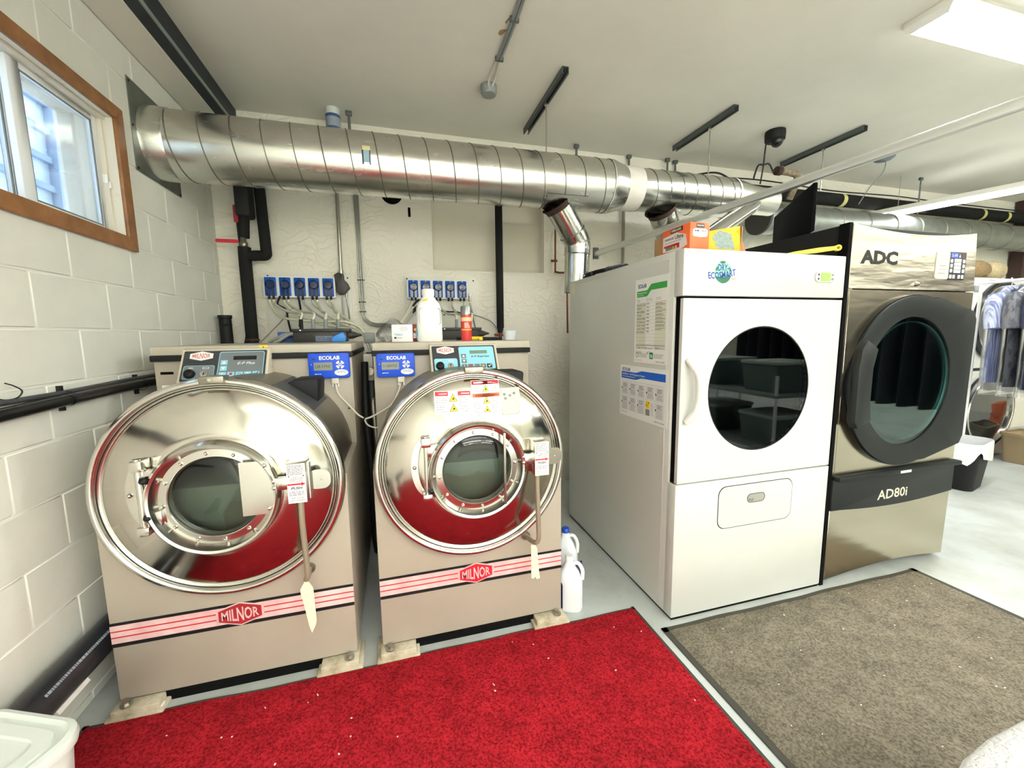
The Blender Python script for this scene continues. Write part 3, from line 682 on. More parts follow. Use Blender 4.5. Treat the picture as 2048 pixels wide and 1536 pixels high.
def washer(cx, kind, label):
    t = thing('washing_machine', (cx, 2.3, 0), label, 'washing machine', 'industrial washers')
    hw = 0.4225; Y0 = 1.74; CZ = 0.838; dy = 1.72
    X = lambda a: cx + a
    F0 = FRONT(Y0, cx)
    # cabinet
    G().box(X(-hw), X(hw), Y0, 3.02, 0.045, 0.845).build('lower_cabinet', BEIGE, t, bevel=0.006)
    G().box(X(-hw), X(hw), 2.23, 3.04, 0.845, 1.297).build('upper_cabinet', BEIGE, t, bevel=0.004)
    G().box(X(-hw + 0.03), X(hw - 0.03), 1.748, 2.95, 0.0, 0.045).build('base_shade', BLACKM, t)  # black box puts the shade under the cabinet into colour
    G().box(X(-hw - 0.006), X(hw + 0.006), 2.212, 3.05, 1.295, 1.322).build('lid_gasket', BLACK, t, bevel=0.004)
    G().box(X(-hw - 0.002), X(hw + 0.002), 2.216, 3.05, 1.322, 1.362).build('lid', BEIGELID, t, bevel=0.004)
    for s in (-1, 1):
        x0 = cx + s * 0.355
        f = G().box(x0 - 0.075, x0 + 0.075, 1.695, 1.83, 0.012, 0.040).box(x0 - 0.09, x0 + 0.09, 1.685, 1.84, 0, 0.016).build('floor_mount', CONCF, t, bevel=0.004)
        b = G(); b.cyl((x0 + s * 0.035, 1.718, 0.040), (x0 + s * 0.035, 1.718, 0.046), 0.020, n=16).cyl((x0 + s * 0.035, 1.718, 0.046), (x0 + s * 0.035, 1.718, 0.060), 0.012, n=6)
        b.build('anchor_bolt', CONDUIT, f)
    # stripe and badge
    st = G().fbox(F0, -hw + 0.002, hw - 0.002, 0.276, 0.350, 0, 0.0016).build('stripe', PINK, t)
    for b0, b1, m in ((0.264, 0.278, BLACK), (0.349, 0.360, BLACK), (0.300, 0.3042, RED), (0.3235, 0.3277, RED)):
        G().fbox(F0, -hw + 0.002, hw - 0.002, b0, b1, 0.0016, 0.0026).build('stripe_line', m, st)
    hexlogo(F0, 0.0, 0.315, 0.083, 0.049, 0.024, t, RED if kind == 'R' else REDD, PINK, PINK, 0.0026)
    # drum shell, dished front and rim
    AX = (0, -1, 0); O = (cx, dy, CZ)
    G().cyl((cx, dy, CZ), (cx, 2.26, CZ), 0.398, n=72, cap=False).build('drum_shell', STEELD, t, smooth=60)
    G().lathe(O, AX, [(0.37, 0.004), (0.375, 0.012), (0.36, 0.024), (0.30, 0.046), (0.235, 0.066), (0.205, 0.074), (0.198, 0.07), (0.19, 0.03)], n=96).build('front_head', STEEL, t, smooth=50)
    G().lathe(O, AX, [(0.396, -0.03), (0.414, -0.022), (0.420, -0.008), (0.419, 0.008), (0.411, 0.020), (0.401, 0.022), (0.394, 0.016), (0.390, 0.008), (0.384, 0.004), (0.380, 0.008), (0.375, 0.014), (0.370, 0.012), (0.366, 0.004)], n=96).build('rim', STEELB, t, smooth=60)
    G().lathe(O, AX, [(0.3975, 0.0195), (0.3925, 0.0105), (0.387, 0.0075)], n=96).build('rim_groove_dark', BLACK, t, smooth=60)  # black ring painted in for the dark of the rim groove
    br = G(); br.box(X(-0.036), X(0.042), 1.676, 1.735, 1.238, 1.264).build('rim_clamp', STEELD, t, bevel=0.003)
    G().cyl((cx, 1.676, 1.252), (cx, 1.670, 1.252), 0.006, n=10).build('bolt', STEELB, t)
    # inner drum seen through the glass
    G().lathe(O, AX, [(0.33, -0.06), (0.33, -0.46), (1e-3, -0.47)], n=48).build('inner_drum', STEELI, t, smooth=50)
    for k in range(3):
        a = k * 2 * PI / 3 + 0.5; p0 = Vector((cx + 0.315 * math.cos(a), 1.80, CZ + 0.315 * math.sin(a)))
        G().cyl(p0, p0 + Vector((0, 0.36, 0)), 0.028, n=10).build('drum_rib', STEELI, t)
    # door: polished ring, bolted inner ring, glass
    dr = G().lathe(O, AX, [(0.208, 0.066), (0.210, 0.090), (0.205, 0.112), (0.196, 0.120), (0.188, 0.117), (0.183, 0.106), (0.178, 0.094), (0.174, 0.088), (0.148, 0.0905), (0.143, 0.085), (0.142, 0.06), (0.15, 0.05)], n=96).build('door', STEELB, t, smooth=45)
    bm = None
    for k in range(12):
        a = 2 * PI * k / 12 + 0.1; x, z = cx + 0.161 * math.cos(a), CZ + 0.161 * math.sin(a); yb = dy - 0.089
        if bm is None:
            bm = G().lathe((x, yb, z), AX, [(0.0065, 0), (0.0065, 0.004), (0.004, 0.0085), (1e-4, 0.0095)], n=10).build('bolt', STEELB, dr); b0 = (Vector(bm.location), Vector((x, yb, z)))
        else:
            o = bm.copy(); COL.objects.link(o); o.parent = dr; o.location = b0[0] + Vector((x, yb, z)) - b0[1]
    G().lathe(O, AX, [(0.1435, 0.075), (0.13, 0.082), (0.08, 0.088), (1e-3, 0.09)], n=64).build('glass', DGLASS, dr, smooth=60)
    # hinge on the left
    FH = FRONT(1.655, cx)
    arc = [(-0.205 - 0.065 * math.cos(t_) , 0.868 + 0.128 * math.sin(t_)) for t_ in [(-1 + 2 * i / 16) * 1.35 for i in range(17)]]
    inner = [(-0.205 - 0.038 * math.cos(t_), 0.868 + 0.110 * math.sin(t_)) for t_ in [(-1 + 2 * i / 16) * 1.35 for i in range(17)]]
    g = G(); V = [FH.p(a, b, c) for c in (0, 0.008) for P in (arc, inner) for a, b in P]; n = 17; Fs = []
    for i in range(16): Fs += [(2 * n + i, 2 * n + i + 1, 3 * n + i + 1, 3 * n + i), (i, n + i, n + i + 1, i + 1), (i, i + 1, 2 * n + i + 1, 2 * n + i), (n + i + 1, n + i, 3 * n + i, 3 * n + i + 1)]
    Fs += [(0, 2 * n, 3 * n, n), (16, n + 16, 3 * n + 16, 2 * n + 16)]
    g.add(V, Fs); hb = g.build('hinge_plate', STEELB, t)
    for b, a in ((0.762, -0.222), (0.868, -0.257), (0.975, -0.222)): G().lathe(FH.p(a, b, 0.008), AX, [(0.008, 0), (0.008, 0.005), (0.004, 0.01), (1e-4, 0.011)], n=10).build('bolt', STEELB, hb)
    hx = X(-0.212)
    G().cyl((hx, 1.618, 0.735), (hx, 1.618, 1.0), 0.011 if kind == 'L' else 0.008, n=16).build('hinge_pin', STEELB, hb)
    for z0, z1 in ((0.735, 0.765), (0.958, 0.995)): G().box(hx - 0.016, hx + 0.02, 1.600, 1.655, z0, z1).build('hinge_knuckle', STEELB, hb, bevel=0.003)
    arms = [0.785, 0.935] if kind == 'L' else [0.935]
    for z in arms:
        G().prism(Fr((cx, 1.64, 0), (1, 0, 0), (0, 0, 1)), [(-0.215, z - 0.02), (-0.16, z - 0.028), (-0.16, z + 0.028), (-0.215, z + 0.02)], 0.0, 0.022).build('hinge_arm', STEELB, dr, bevel=0.004)
    if kind == 'L':
        for z in (0.795, 0.925): G().ball((X(-0.195), 1.607, z), 0.013, 0.011, 0.011, n=12, m=8).build('hinge_bumper', BLACK, dr)
    else:
        G().ball((X(-0.195), 1.607, 0.775), 0.010, 0.009, 0.009, n=12, m=8).build('hinge_bumper', BLACKG, dr)
    # latch block on the right
    lx0, lx1, lz0, lz1 = 0.238, 0.302, 0.796, 0.944
    lt = G().box(X(lx0), X(lx1), 1.592, 1.672, lz0, lz1).build('latch_block', STEELB, t, bevel=0.002)
    FL = FRONT(1.592, cx)
    G().fbox(FL, lx0 + 0.001, lx1 - 0.001, lz0 + 0.001, lz1 - 0.001, 0, 0.0012).build('latch_label', PAPER, lt)
    mid = (lx0 + lx1) / 2
    lines(FL, INKD, lt, lx0 + 0.004, lx1 - 0.004, 0.940, 0.902, 7, 0.0014, th=0.0019, jitter=0.1)
    for i, s_ in enumerate(('TO OPEN DOOR', 'DEPRESS DOOR', 'UNLATCH AND')): text(s_, FL, mid, 0.892 - i * 0.0068, 0.0013, INKD, lt, w=0.044, h=0.0042, bold=0.01)
    G().prism(FL, [(lx0 + 0.002, 0.8645), (mid + 0.016, 0.8645), (mid + 0.016, 0.8605), (lx1 - 0.002, 0.8675), (mid + 0.016, 0.8745), (mid + 0.016, 0.8705), (lx0 + 0.002, 0.8705)], 0.0012, 0.002).build('red_arrow', RED, lt)
    text('PUSH', FL, mid, 0.853, 0.0013, INKD, lt, w=0.038, h=0.010, bold=0.03, shear=0.2)
    lines(FL, INKD, lt, lx0 + 0.006, lx1 - 0.006, 0.842, 0.824, 3, 0.0014, th=0.0019, jitter=0.1)
    text('"KEY" DOOR', FL, mid, 0.816, 0.0013, INKD, lt, w=0.042, h=0.0052, bold=0.01); text('LATCH ASSY', FL, mid, 0.807, 0.0013, INKD, lt, w=0.050, h=0.0052, bold=0.01)
    for a, b in ((lx0 + 0.008, 0.898), (lx1 - 0.008, 0.898)): G().lathe(FL.p(a, b, 0), AX, [(0.0028, 0), (0.002, 0.003), (1e-4, 0.0034)], n=8).build('rivet', INKD, lt)
    G().box(X(0.185), X(lx0 + 0.005), 1.606, 1.626, 0.845, 0.892).build('latch_strap', STEELB, dr, bevel=0.003)
    for z in (0.857, 0.881): G().lathe((X(0.192), 1.606, z), AX, [(0.008, 0), (0.006, 0.007), (1e-4, 0.009)], n=10).build('bolt', STEELB, dr)
    ear = rrect(0.300, 0.378, 0.826, 0.900, 0.028)
    G().prism(FRONT(1.64, cx), ear, 0, 0.004).build('latch_ear', STEELD if kind == 'R' else STEELB, lt)
    G().lathe((X(0.345), 1.636, 0.863), AX, [(0.004, 0), (0.003, 0.003), (1e-4, 0.0035)], n=8).build('bolt', STEELB, lt)
    G().cyl((X(0.306), 1.624, 0.80), (X(0.306), 1.624, 0.94), 0.008, n=10).build('latch_pin', STEELB, lt)
    # handle rod down to the cabinet
    rx = X(0.256 if kind == 'R' else 0.274); ex = X(0.238 if kind == 'R' else 0.262)
    G().tube([(rx, 1.615, 0.80), (rx, 1.612, 0.70), (rx + 0.004, 1.612, 0.56), (rx + 0.004, 1.612, 0.502), (rx + (ex - rx) * 0.25, 1.622, 0.480), (rx + (ex - rx) * 0.6, 1.66, 0.468), (ex, 1.72, 0.462), (ex, 1.74, 0.462)], 0.0105, n=12).build('release_rod', M('rod_grey', (150, 138, 120), rough=0.45, metal=0.4), t)
    G().cyl((ex, 1.742, 0.462), (ex, 1.725, 0.462), 0.020, n=16).build('rod_bushing', STEELD, t)
    # paper tag
    tx = rx + (ex - rx) * 0.45; ft = Fr((tx, 1.640, 0.462), (1, 0, 0.0), (0.0, 0.10, 1))
    if kind == 'L': P = [(-0.008, 0.0), (0.006, -0.004), (0.020, -0.03), (0.026, -0.16), (0.022, -0.178), (0.008, -0.205), (0.0, -0.18), (-0.018, -0.075), (-0.024, -0.05), (-0.026, -0.03), (-0.018, -0.016)]
    else: P = [(-0.014, 0.0), (0.006, -0.004), (0.014, -0.02), (0.018, -0.12), (0.022, -0.155), (0.006, -0.158), (0.001, -0.145), (-0.010, -0.154), (-0.019, -0.148), (-0.016, -0.08)]
    G().prism(ft, P, 0, 0.0018).build('paper_tag', CREAM, t, label='cream paper tag on the release rod')
    # black switch housing on the drum shell
    a = 0.92; c_, s_ = math.cos(a), math.sin(a)
    o = Vector((cx, 1.83, CZ)) + Vector((c_, 0, s_)) * 0.398
    fs = Fr(o, (0, 1, 0), (-s_, 0, c_))
    if fs.n.dot(Vector((c_, 0, s_))) < 0: fs = Fr(o, (0, -1, 0), (-s_, 0, c_))
    sg = 1 if fs.u.y > 0 else -1
    G().fbox(fs, -0.06 if sg > 0 else -0.30, 0.30 if sg > 0 else 0.06, -0.085, 0.095, -0.004, 0.003).build('switch_base', M('bracket_dark', (60, 62, 62), rough=0.5), t)
    G().prism(FRONT(2.12, cx), [(0.165, 1.195), (0.298, 1.112), (0.306, 1.205), (0.296, 1.214), (0.205, 1.214)], 0, 0.17).build('switch_housing', BLACK, t, bevel=0.006)
    # control panel on its sloping box
    pa = (-0.290, 0.064) if kind == 'L' else (-0.137, 0.222)
    yb, yt, z0, z1 = 2.080, 2.196, 1.165, 1.346
    fe = Fr((X(pa[0]), 0, 0), (0, 1, 0), (0, 0, 1))
    cb = G().prism(fe, [(yb, z0), (2.23, z0), (2.23, z1 + 0.004), (yt + 0.012, z1 + 0.004), (yt, z1)], 0, pa[1] - pa[0]).build('control_box', M('control_beige', (204, 194, 174), rough=0.45), t, bevel=0.003)
    FP = Fr((X(pa[0]), yb, z0), (1, 0, 0), (0, yt - yb, z1 - z0)); W = pa[1] - pa[0]; HH = math.hypot(yt - yb, z1 - z0)
    base, area = (GREYD, GREYP) if kind == 'L' else (GREYD, SKYB)
    fp = G().prism(FP, rrect(0.010, W - 0.012, 0.052, HH - 0.008, 0.006), 0, 0.002).build('faceplate', base, cb)
    g = G()
    for i in range(17): g.fbox(FP, 0.012, W - 0.014, 0.056 + i * 0.0088, 0.0585 + i * 0.0088, 0.002, 0.0024)
    o_ = g.build('pinstripes', BLACK, fp, smooth=0, clean=False); o_['kind'] = 'stuff'
    G().prism(FP, rrect(0.150, W - 0.020, 0.062, HH - 0.016, 0.010), 0.0024, 0.0034).build('key_area', area, fp)
    G().prism(FP, rrect(0.018, 0.138, 0.062, 0.130, 0.010), 0.0024, 0.0034).build('switch_area', area, fp)
    if kind == 'L':
        for q in (rrect(0.150, W - 0.020, 0.062, HH - 0.016, 0.010), rrect(0.018, 0.138, 0.062, 0.130, 0.010)):
            ca = sum(p[0] for p in q) / len(q); cb_ = sum(p[1] for p in q) / len(q)
            G().ring(FP, q, [(ca + (a - ca) * 0.975, cb_ + (b - cb_) * 0.955) for a, b in q], 0.003, 0.0040).build('outline', SKYB, fp)
    hexlogo(FP, 0.080, HH - 0.036, 0.045, 0.024, 0.012, fp, PAPER if kind == 'R' else PAPER, PAPER, M('logo_pink', (206, 120, 122), rough=0.5), 0.0026, nm='brand_badge')
    G().fbox(FP, 0.208, 0.302, HH - 0.060, HH - 0.040, 0.0034, 0.0044).build('display', LCDD if kind == 'L' else M('lcd_olive', (118, 140, 118), rough=0.3), fp)
    text('E-P Plus' if kind == 'L' else 'E-P Express', FP, 0.262, HH - 0.078, 0.0036, PAPER if kind == 'L' else INKD, fp, h=0.013, w=0.072 if kind == 'L' else 0.098, shear=0.25, bold=0.015)
    btn = SKYB if kind == 'L' else GREYP; ico = PAPER
    for i in range(2):
        b = 0.134 - i * 0.030 + 0.008
        k_ = G().fbox(FP, 0.160, 0.186, b - 0.012, b + 0.012, 0.0034, 0.0046).build('button', btn, fp)
        G().prism(FP, [(0.165, b - 0.006), (0.181, b - 0.006), (0.173, b + 0.008)] if i == 0 else [(0.165, b + 0.006), (0.173, b - 0.008), (0.181, b + 0.006)], 0.0046, 0.0052).build('arrow', ico, k_)
    for i in range(5):
        a = 0.158 + i * 0.0335
        k_ = G().fbox(FP, a, a + 0.028, 0.068, 0.092, 0.0034, 0.0046).build('button', btn if i != 4 else INKD if kind == 'R' else SKYB, fp)
        if i == 0: G().fbox(FP, a + 0.013, a + 0.016, 0.072, 0.088, 0.0046, 0.0052).build('icon', ico, k_)
        elif i == 1: G().prism(FP, ell(a + 0.014, 0.082, 0.006, 0.006, 14), 0.0046, 0.0052).build('icon', RED, k_)
        elif i == 2: G().ring(FP, ell(a + 0.014, 0.080, 0.007, 0.007, 16), ell(a + 0.014, 0.080, 0.0045, 0.0045, 16), 0.0046, 0.0052).build('icon', INK, k_)
        elif i == 3: G().prism(FP, ell(a + 0.014, 0.080, 0.006, 0.006, 14), 0.0046, 0.0052).build('icon', AMBER if kind == 'R' else ico, k_)
        else: G().prism(FP, [(a + 0.006, 0.081), (a + 0.010, 0.084), (a + 0.013, 0.079), (a + 0.023, 0.090), (a + 0.025, 0.088), (a + 0.013, 0.072)], 0.0046, 0.0054).build('check_mark', ico if kind == 'R' else INKD, k_)
    kn = G().lathe(FP.p(0.046, 0.086, 0.0034), FP.n, [(0.022, 0), (0.021, 0.008), (0.018, 0.016), (0.010, 0.020), (1e-4, 0.021)], n=24).build('stop_button', BLACK, fp)
    ky = G().lathe(FP.p(0.100, 0.086, 0.0034), FP.n, [(0.016, 0), (0.015, 0.004), (0.009, 0.006), (1e-4, 0.006)], n=20).build('key_switch', STEELB, fp)
    G().fbox(FP, 0.0985, 0.1015, 0.078, 0.094, 0.009, 0.0105).build('key_slot', BLACKM, ky)
    G().ring(FP, rrect(0.092, 0.116, 0.112, 0.122, 0.002, 2), rrect(0.094, 0.114, 0.1135, 0.1205, 0.001, 2), 0.0034, 0.004).build('outline', PAPER, fp)
    text('ON', FP, 0.046, 0.118, 0.0035, PAPER, fp, h=0.008, bold=0.01)
    for s_, b in ((1, 0.10), (1, 0.06)): G().ball((X(pa[1]) + 0.0005, 2.20, 1.20 + b), 0.003, 0.004, 0.004, n=8, m=5).build('screw', STEELB, cb)
    G().lathe((X(0.395), 2.23, 1.03), AX, [(0.006, 0), (0.006, 0.003), (0.003, 0.007), (1e-4, 0.008)], n=10).build('bolt', STRUT, t)
    G().fbox(FRONT(2.23, cx), -0.40, -0.35, 1.235, 1.247, 0, 0.002).build('slot', BLACKM, t)
    if kind == 'L':
        # steel guard plate over the right of the glass
        G().prism(FRONT(1.606, cx), [(0.088, 0.765), (0.170, 0.765), (0.185, 0.785), (0.200, 0.84), (0.200, 0.885), (0.182, 0.945), (0.165, 0.962), (0.088, 0.962)], 0, 0.004).build('guard_plate', STEELB, dr)
        for a, b in ((0.168, 0.945), (0.172, 0.785)): G().lathe(FRONT(1.602, cx).p(a, b, 0), AX, [(0.008, 0), (0.006, 0.006), (1e-4, 0.008)], n=10).build('bolt', STEELB, dr)
        f = FRONT(2.23, cx); lab = G().fbox(f, -0.400, -0.335, 1.130, 1.185, 0, 0.001).build('warning_label', PAPER, t)
        G().prism(f, [(-0.38, 1.145), (-0.356, 1.145), (-0.368, 1.168)], 0.001, 0.0016).build('triangle', INKD, lab)
        yl = G().fbox(FRONT(2.216, cx), 0.012, 0.048, 1.343, 1.362, 0, 0.001).build('warning_label', YELLOW, t)
        G().prism(FRONT(2.216, cx), [(0.024, 1.346), (0.036, 1.346), (0.030, 1.357)], 0.001, 0.0016).build('triangle', INKD, yl)
    else:
        # upright glass stay across the ring
        G().fbox(FRONT(1.600, cx), 0.102, 0.112, 0.690, 0.995, 0, 0.012).build('guard_plate', STEELD, dr, bevel=0.002)
        # warning stickers on the dished front (each lies on its slope)
        class HeadFr:
            def __init__(s, am, bm_, lift): s.am, s.bm, s.l = am, bm_, lift
            def p(s, a, b, c=0.0):
                x, z = s.am + a, s.bm + b - CZ; r = math.hypot(x, z)
                K = [(0.205, 0.074), (0.235, 0.066), (0.30, 0.046), (0.36, 0.024), (0.375, 0.012), (0.42, 0.010)]
                d = 0.074
                for (r0, d0), (r1, d1) in zip(K, K[1:]):
                    if r0 <= r <= r1: d = d0 + (d1 - d0) * (r - r0) / (r1 - r0)
                return Vector((cx + x, dy - d - 0.0012 - c * 1.4 - s.l, CZ + z))
        def sticker(a0, a1, b0, b1, head, heads, tris, nm, lift=0.0):
            fr = HeadFr((a0 + a1) / 2, (b0 + b1) / 2, lift); w, h = (a1 - a0) / 2, (b1 - b0) / 2; n1 = 16
            V = [fr.p(-w + 2 * w * i / n1, -h + 2 * h * j / n1, 0.001) for j in range(n1 + 1) for i in range(n1 + 1)]
            s = G().add(V, [(j * (n1 + 1) + i, j * (n1 + 1) + i + 1, (j + 1) * (n1 + 1) + i + 1, (j + 1) * (n1 + 1) + i) for j in range(n1) for i in range(n1)]).build(nm, PAPER if heads else CREAM, t, smooth=80)
            for hb0, hb1, m, words in heads:
                if m is RED and w > 0.065:
                    for q0, q1 in ((-w + 0.004, -0.020), (0.020, w - 0.004)):
                        G().fbox(fr, q0, q1, hb0, hb1, 0.0012, 0.0022).build('banner', m, s); text('WARNING', fr, (q0 + q1) / 2 + 0.004, (hb0 + hb1) / 2, 0.0022, PAPER, s, w=(q1 - q0) * 0.66, bold=0.02)
                else:
                    G().fbox(fr, -w + 0.002, 0, hb0, hb1, 0.0012, 0.0022).fbox(fr, 0, w - 0.002, hb0, hb1, 0.0012, 0.0022).build('banner', m, s)
                    for q in (-0.5, 0.5): text(words, fr, q * w, (hb0 + hb1) / 2, 0.0022, PAPER if m is RED else INKD, s, w=w * 0.62, bold=0.02)
            for ta, tb, ts in tris:
                k = G().prism(fr, [(ta - ts, tb - ts * 0.75), (ta + ts, tb - ts * 0.75), (ta, tb + ts)], 0.0012, 0.0018).build('triangle', INKD, s)
                G().prism(fr, [(ta - ts * 0.84, tb - ts * 0.66), (ta + ts * 0.84, tb - ts * 0.66), (ta, tb + ts * 0.8)], 0.0018, 0.0022).build('triangle_fill', YELLOW, k)
                G().prism(fr, [(ta - ts * 0.3, tb - ts * 0.4), (ta + ts * 0.36, tb - ts * 0.3), (ta + ts * 0.05, tb + ts * 0.25)], 0.0022, 0.0026).build('pictogram', INKD, k)
            return fr, s, w, h
        fr, s, w, h = sticker(-0.165, -0.012, 1.075, 1.168, None, [(0.027, 0.044, RED, 'WARNING')], [(0.0, 0.018, 0.018), (0.0, -0.022, 0.018)], 'warning_sticker')
        for q in (-1, 1): lines(fr, INK, s, (-w + 0.006) if q < 0 else 0.022, -0.022 if q < 0 else w - 0.006, 0.024, -0.04, 7, 0.0015, th=0.002)
        fr, s, w, h = sticker(-0.010, 0.112, 1.052, 1.206, None, [(0.060, 0.075, RED, 'DANGER'), (0.008, 0.023, ORANGE, 'WARNING')], [(0.0, 0.042, 0.015), (0.0, -0.006, 0.016), (0.0, -0.042, 0.016)], 'warning_sticker', 0.0012)
        for q in (-1, 1):
            lines(fr, INK, s, (-w + 0.005) if q < 0 else 0.020, -0.020 if q < 0 else w - 0.005, 0.058, 0.028, 3, 0.0015, th=0.002); lines(fr, INK, s, (-w + 0.005) if q < 0 else 0.020, -0.020 if q < 0 else w - 0.005, 0.004, -0.07, 8, 0.0015, th=0.002)
        fr, s, w, h = sticker(0.110, 0.206, 1.052, 1.168, None, [], [], 'faded_sticker')
        q = rrect(-w + 0.006, w - 0.010, -h + 0.006, h - 0.006, 0.008); G().ring(fr, q, [(a * 0.96, b * 0.97) for a, b in q], 0.001, 0.0014).build('outline', INK, s)
        G().fbox(fr, -w + 0.008, w - 0.012, -0.002, -0.0008, 0.001, 0.0014).build('outline', INK, s)
        for a, b in ((-0.026, 0.032), (-0.022, 0.015), (0.0, 0.026), (0.02, 0.034)): G().prism(fr, ell(a, b, 0.007, 0.006, 12), 0.001, 0.0013).build('pictogram', INK, s)
    return t
wL = washer(-0.638, 'L', 'industrial washer next to the block wall with a dark grey control panel')
wR = washer(0.309, 'R', 'industrial washer with pale blue control panel and warning stickers, right of its twin')

# ------------------------------------------------------------------ blue dosing controllers hung on the washers
def controller(x0, x1, z0, z1, y, label, lcdtext):
    t = thing('dosing_controller', ((x0 + x1) / 2, y, z0), label, 'controller', 'blue dosing controllers')
    fr = FRONT(y); W, H = x1 - x0, z1 - z0
    G().prism(fr, rrect(x0, x1, z0, z1, 0.010), 0, 0.034).build('case', BLUE, t, bevel=0.004)
    f = FRONT(y - 0.034)
    text('ECOLAB', f, x0 + W * 0.52, z1 - H * 0.185, 0.0, PAPER, t, w=W * 0.50, h=H * 0.155, bold=0.035)
    G().prism(f, rrect(x0 + W * 0.13, x0 + W * 0.58, z0 + H * 0.32, z0 + H * 0.64, 0.002), 0, 0.0012).build('screen', LCD, t)
    text(lcdtext, f, x0 + W * 0.35, z0 + H * 0.48, 0.0013, INKD, t, w=W * 0.36, h=H * 0.10)
    ca, cb = x0 + W * 0.77, z0 + H * 0.535; R = H * 0.165
    for k in range(4):
        a0_ = k * PI / 2 + 0.24; P = [(ca + R * math.cos(a0_ + i * 0.26), cb + R * math.sin(a0_ + i * 0.26)) for i in range(5)] + [(ca + R * 0.5 * math.cos(a0_ + i * 0.26), cb + R * 0.5 * math.sin(a0_ + i * 0.26)) for i in range(4, -1, -1)]
        G().prism(f, P, 0, 0.002).build('arrow_key', PAPER, t)
    G().ring(f, ell(ca, cb, R * 0.36, R * 0.36, 16), ell(ca, cb, R * 0.18, R * 0.18, 16), 0, 0.002).build('enter_key', PAPER, t)
    G().prism(f, ell(x0 + W * 0.79, z0 + H * 0.22, W * 0.17, H * 0.125, 28), 0, 0.0012).build('service_label', PAPER, t)
    lines(f, INKB, t, x0 + W * 0.68, x0 + W * 0.92, z0 + H * 0.30, z0 + H * 0.20, 2, 0.0014, th=0.002, jitter=0.1)
    for k in range(3): G().prism(f, ell(x0 + W * 0.075, z0 + H * (0.34 + k * 0.11), 0.0022, 0.0022, 8), 0, 0.0012).build('indicator', PAPER if k == 2 else INKB, t)
    G().fbox(f, x0 + W * 0.10, x0 + W * 0.17, z1 - H * 0.26, z1 - H * 0.21, 0, 0.001).build('logo_mark', INKD, t)
    lines(f, PAPER, t, x0 + W * 0.14, x0 + W * 0.30, z0 + H * 0.21, z0 + H * 0.15, 1, 0.0012, th=0.003, jitter=0)
    px = x0 + W * 0.62
    G().box(px - 0.017, px + 0.017, y - 0.028, y - 0.008, z0 - 0.030, z0).build('serial_plug', CABW, t, bevel=0.003)
    for s in (-1, 1): G().cyl((px + s * 0.013, y - 0.018, z0 - 0.045), (px + s * 0.013, y - 0.018, z0 - 0.02), 0.004, n=8).build('thumb_screw', WHITEP, t)
    return px
pxL = controller(-0.415, -0.226, 1.192, 1.317, 2.228, 'blue dosing controller on the washer beside the block wall', 'LIB STRE')
pxR = controller(-0.097, 0.094, 1.186, 1.308, 2.228, 'blue dosing controller on the washer with warning stickers', '3: GENTLE')
c1 = G().tube([(pxL, 2.21, 1.165), (pxL + 0.012, 2.20, 1.11), (pxL + 0.06, 2.19, 1.05), (-0.20, 2.18, 1.005), (-0.172, 2.17, 0.985)], 0.0045, n=8)
tag(c1.build('controller_cable', CABW), 'cream cable drooping from the controller beside the block wall', 'cable', 'controller cables')
c2_ = G().tube([(pxR, 2.21, 1.16), (pxR - 0.02, 2.20, 1.10), (pxR - 0.06, 2.185, 1.04), (-0.12, 2.17, 0.995), (-0.165, 2.165, 0.980)], 0.0045, n=8)
tag(c2_.build('controller_cable', CABW), 'cream cable drooping left from the controller on the stickered washer', 'cable', 'controller cables')
c3 = G().tube([(-0.168, 2.175, 0.975), (-0.155, 2.17, 0.95), (-0.13, 2.168, 0.935), (-0.105, 2.17, 0.93)], 0.004, n=8)
tag(c3.build('controller_cable', CABW), 'short loop of cream cable between the two washers', 'cable', 'controller cables')

# ================================================================== white dryer
def rect_with_hole(a0, a1, b0, b1, ca, cb, ra, rb, n=64):
    """Outline of a rectangle sampled along rays from the hole's centre, and the hole outline."""
    P, Q = [], []
    angs = [2 * PI * i / n for i in range(n)]
    for x, y in ((a0, b0), (a1, b0), (a1, b1), (a0, b1)): angs.append(math.atan2(y - cb, x - ca) % (2 * PI))
    for t in sorted(angs):
        c, s = math.cos(t), math.sin(t); k = 1e9
        if abs(c) > 1e-9: k = min(k, ((a1 if c > 0 else a0) - ca) / c)
        if abs(s) > 1e-9: k = min(k, ((b1 if s > 0 else b0) - cb) / s)
        P.append((ca + c * k, cb + s * k)); Q.append((ca + ra * c, cb + rb * s))
    return P, Q
DX0, DX1, DYF, DYR, DH = 1.230, 2.184, 1.56, 2.78, 1.762
wd = thing('white_dryer', ((DX0 + DX1) / 2, 2.1, 0), 'large white tumble dryer with a dark round door window', 'dryer')
G().box(DX0, DX1, 1.618, DYR, 0.012, DH).build('cabinet', WHITE, wd, bevel=0.004)
G().box(DX0 + 0.006, DX1 - 0.004, DYF + 0.004, DYR - 0.006, 0.0, 0.014).build('plinth', BLACKM, wd)
fs = Fr((DX0, 0, 0), (0, -1, 0), (0, 0, 1))
G().fbox(fs, -2.76, -1.655, 0.03, DH - 0.03, 0, 0.0025).build('side_panel', WHITE, wd, bevel=0.001, seg=1)
G().box(DX0, DX1, DYF, 1.62, 1.558, DH).build('header_panel', WHITE, wd, bevel=0.004)
G().box(DX0, DX1, DYF, 1.62, 0.012, 0.683).build('lower_panel', WHITE, wd, bevel=0.004)
G().box(DX0 + 0.012, DX1 - 0.012, 1.585, 1.62, 0.683, 1.556).build('door_gap', BLACKM, wd)
FD = FRONT(DYF)
ca, cb, ra, rb = 1.694, 1.118, 0.305, 0.303
P, Q = rect_with_hole(DX0 + 0.006, DX1 - 0.004, 0.6895, 1.5475, ca, cb, ra, rb)
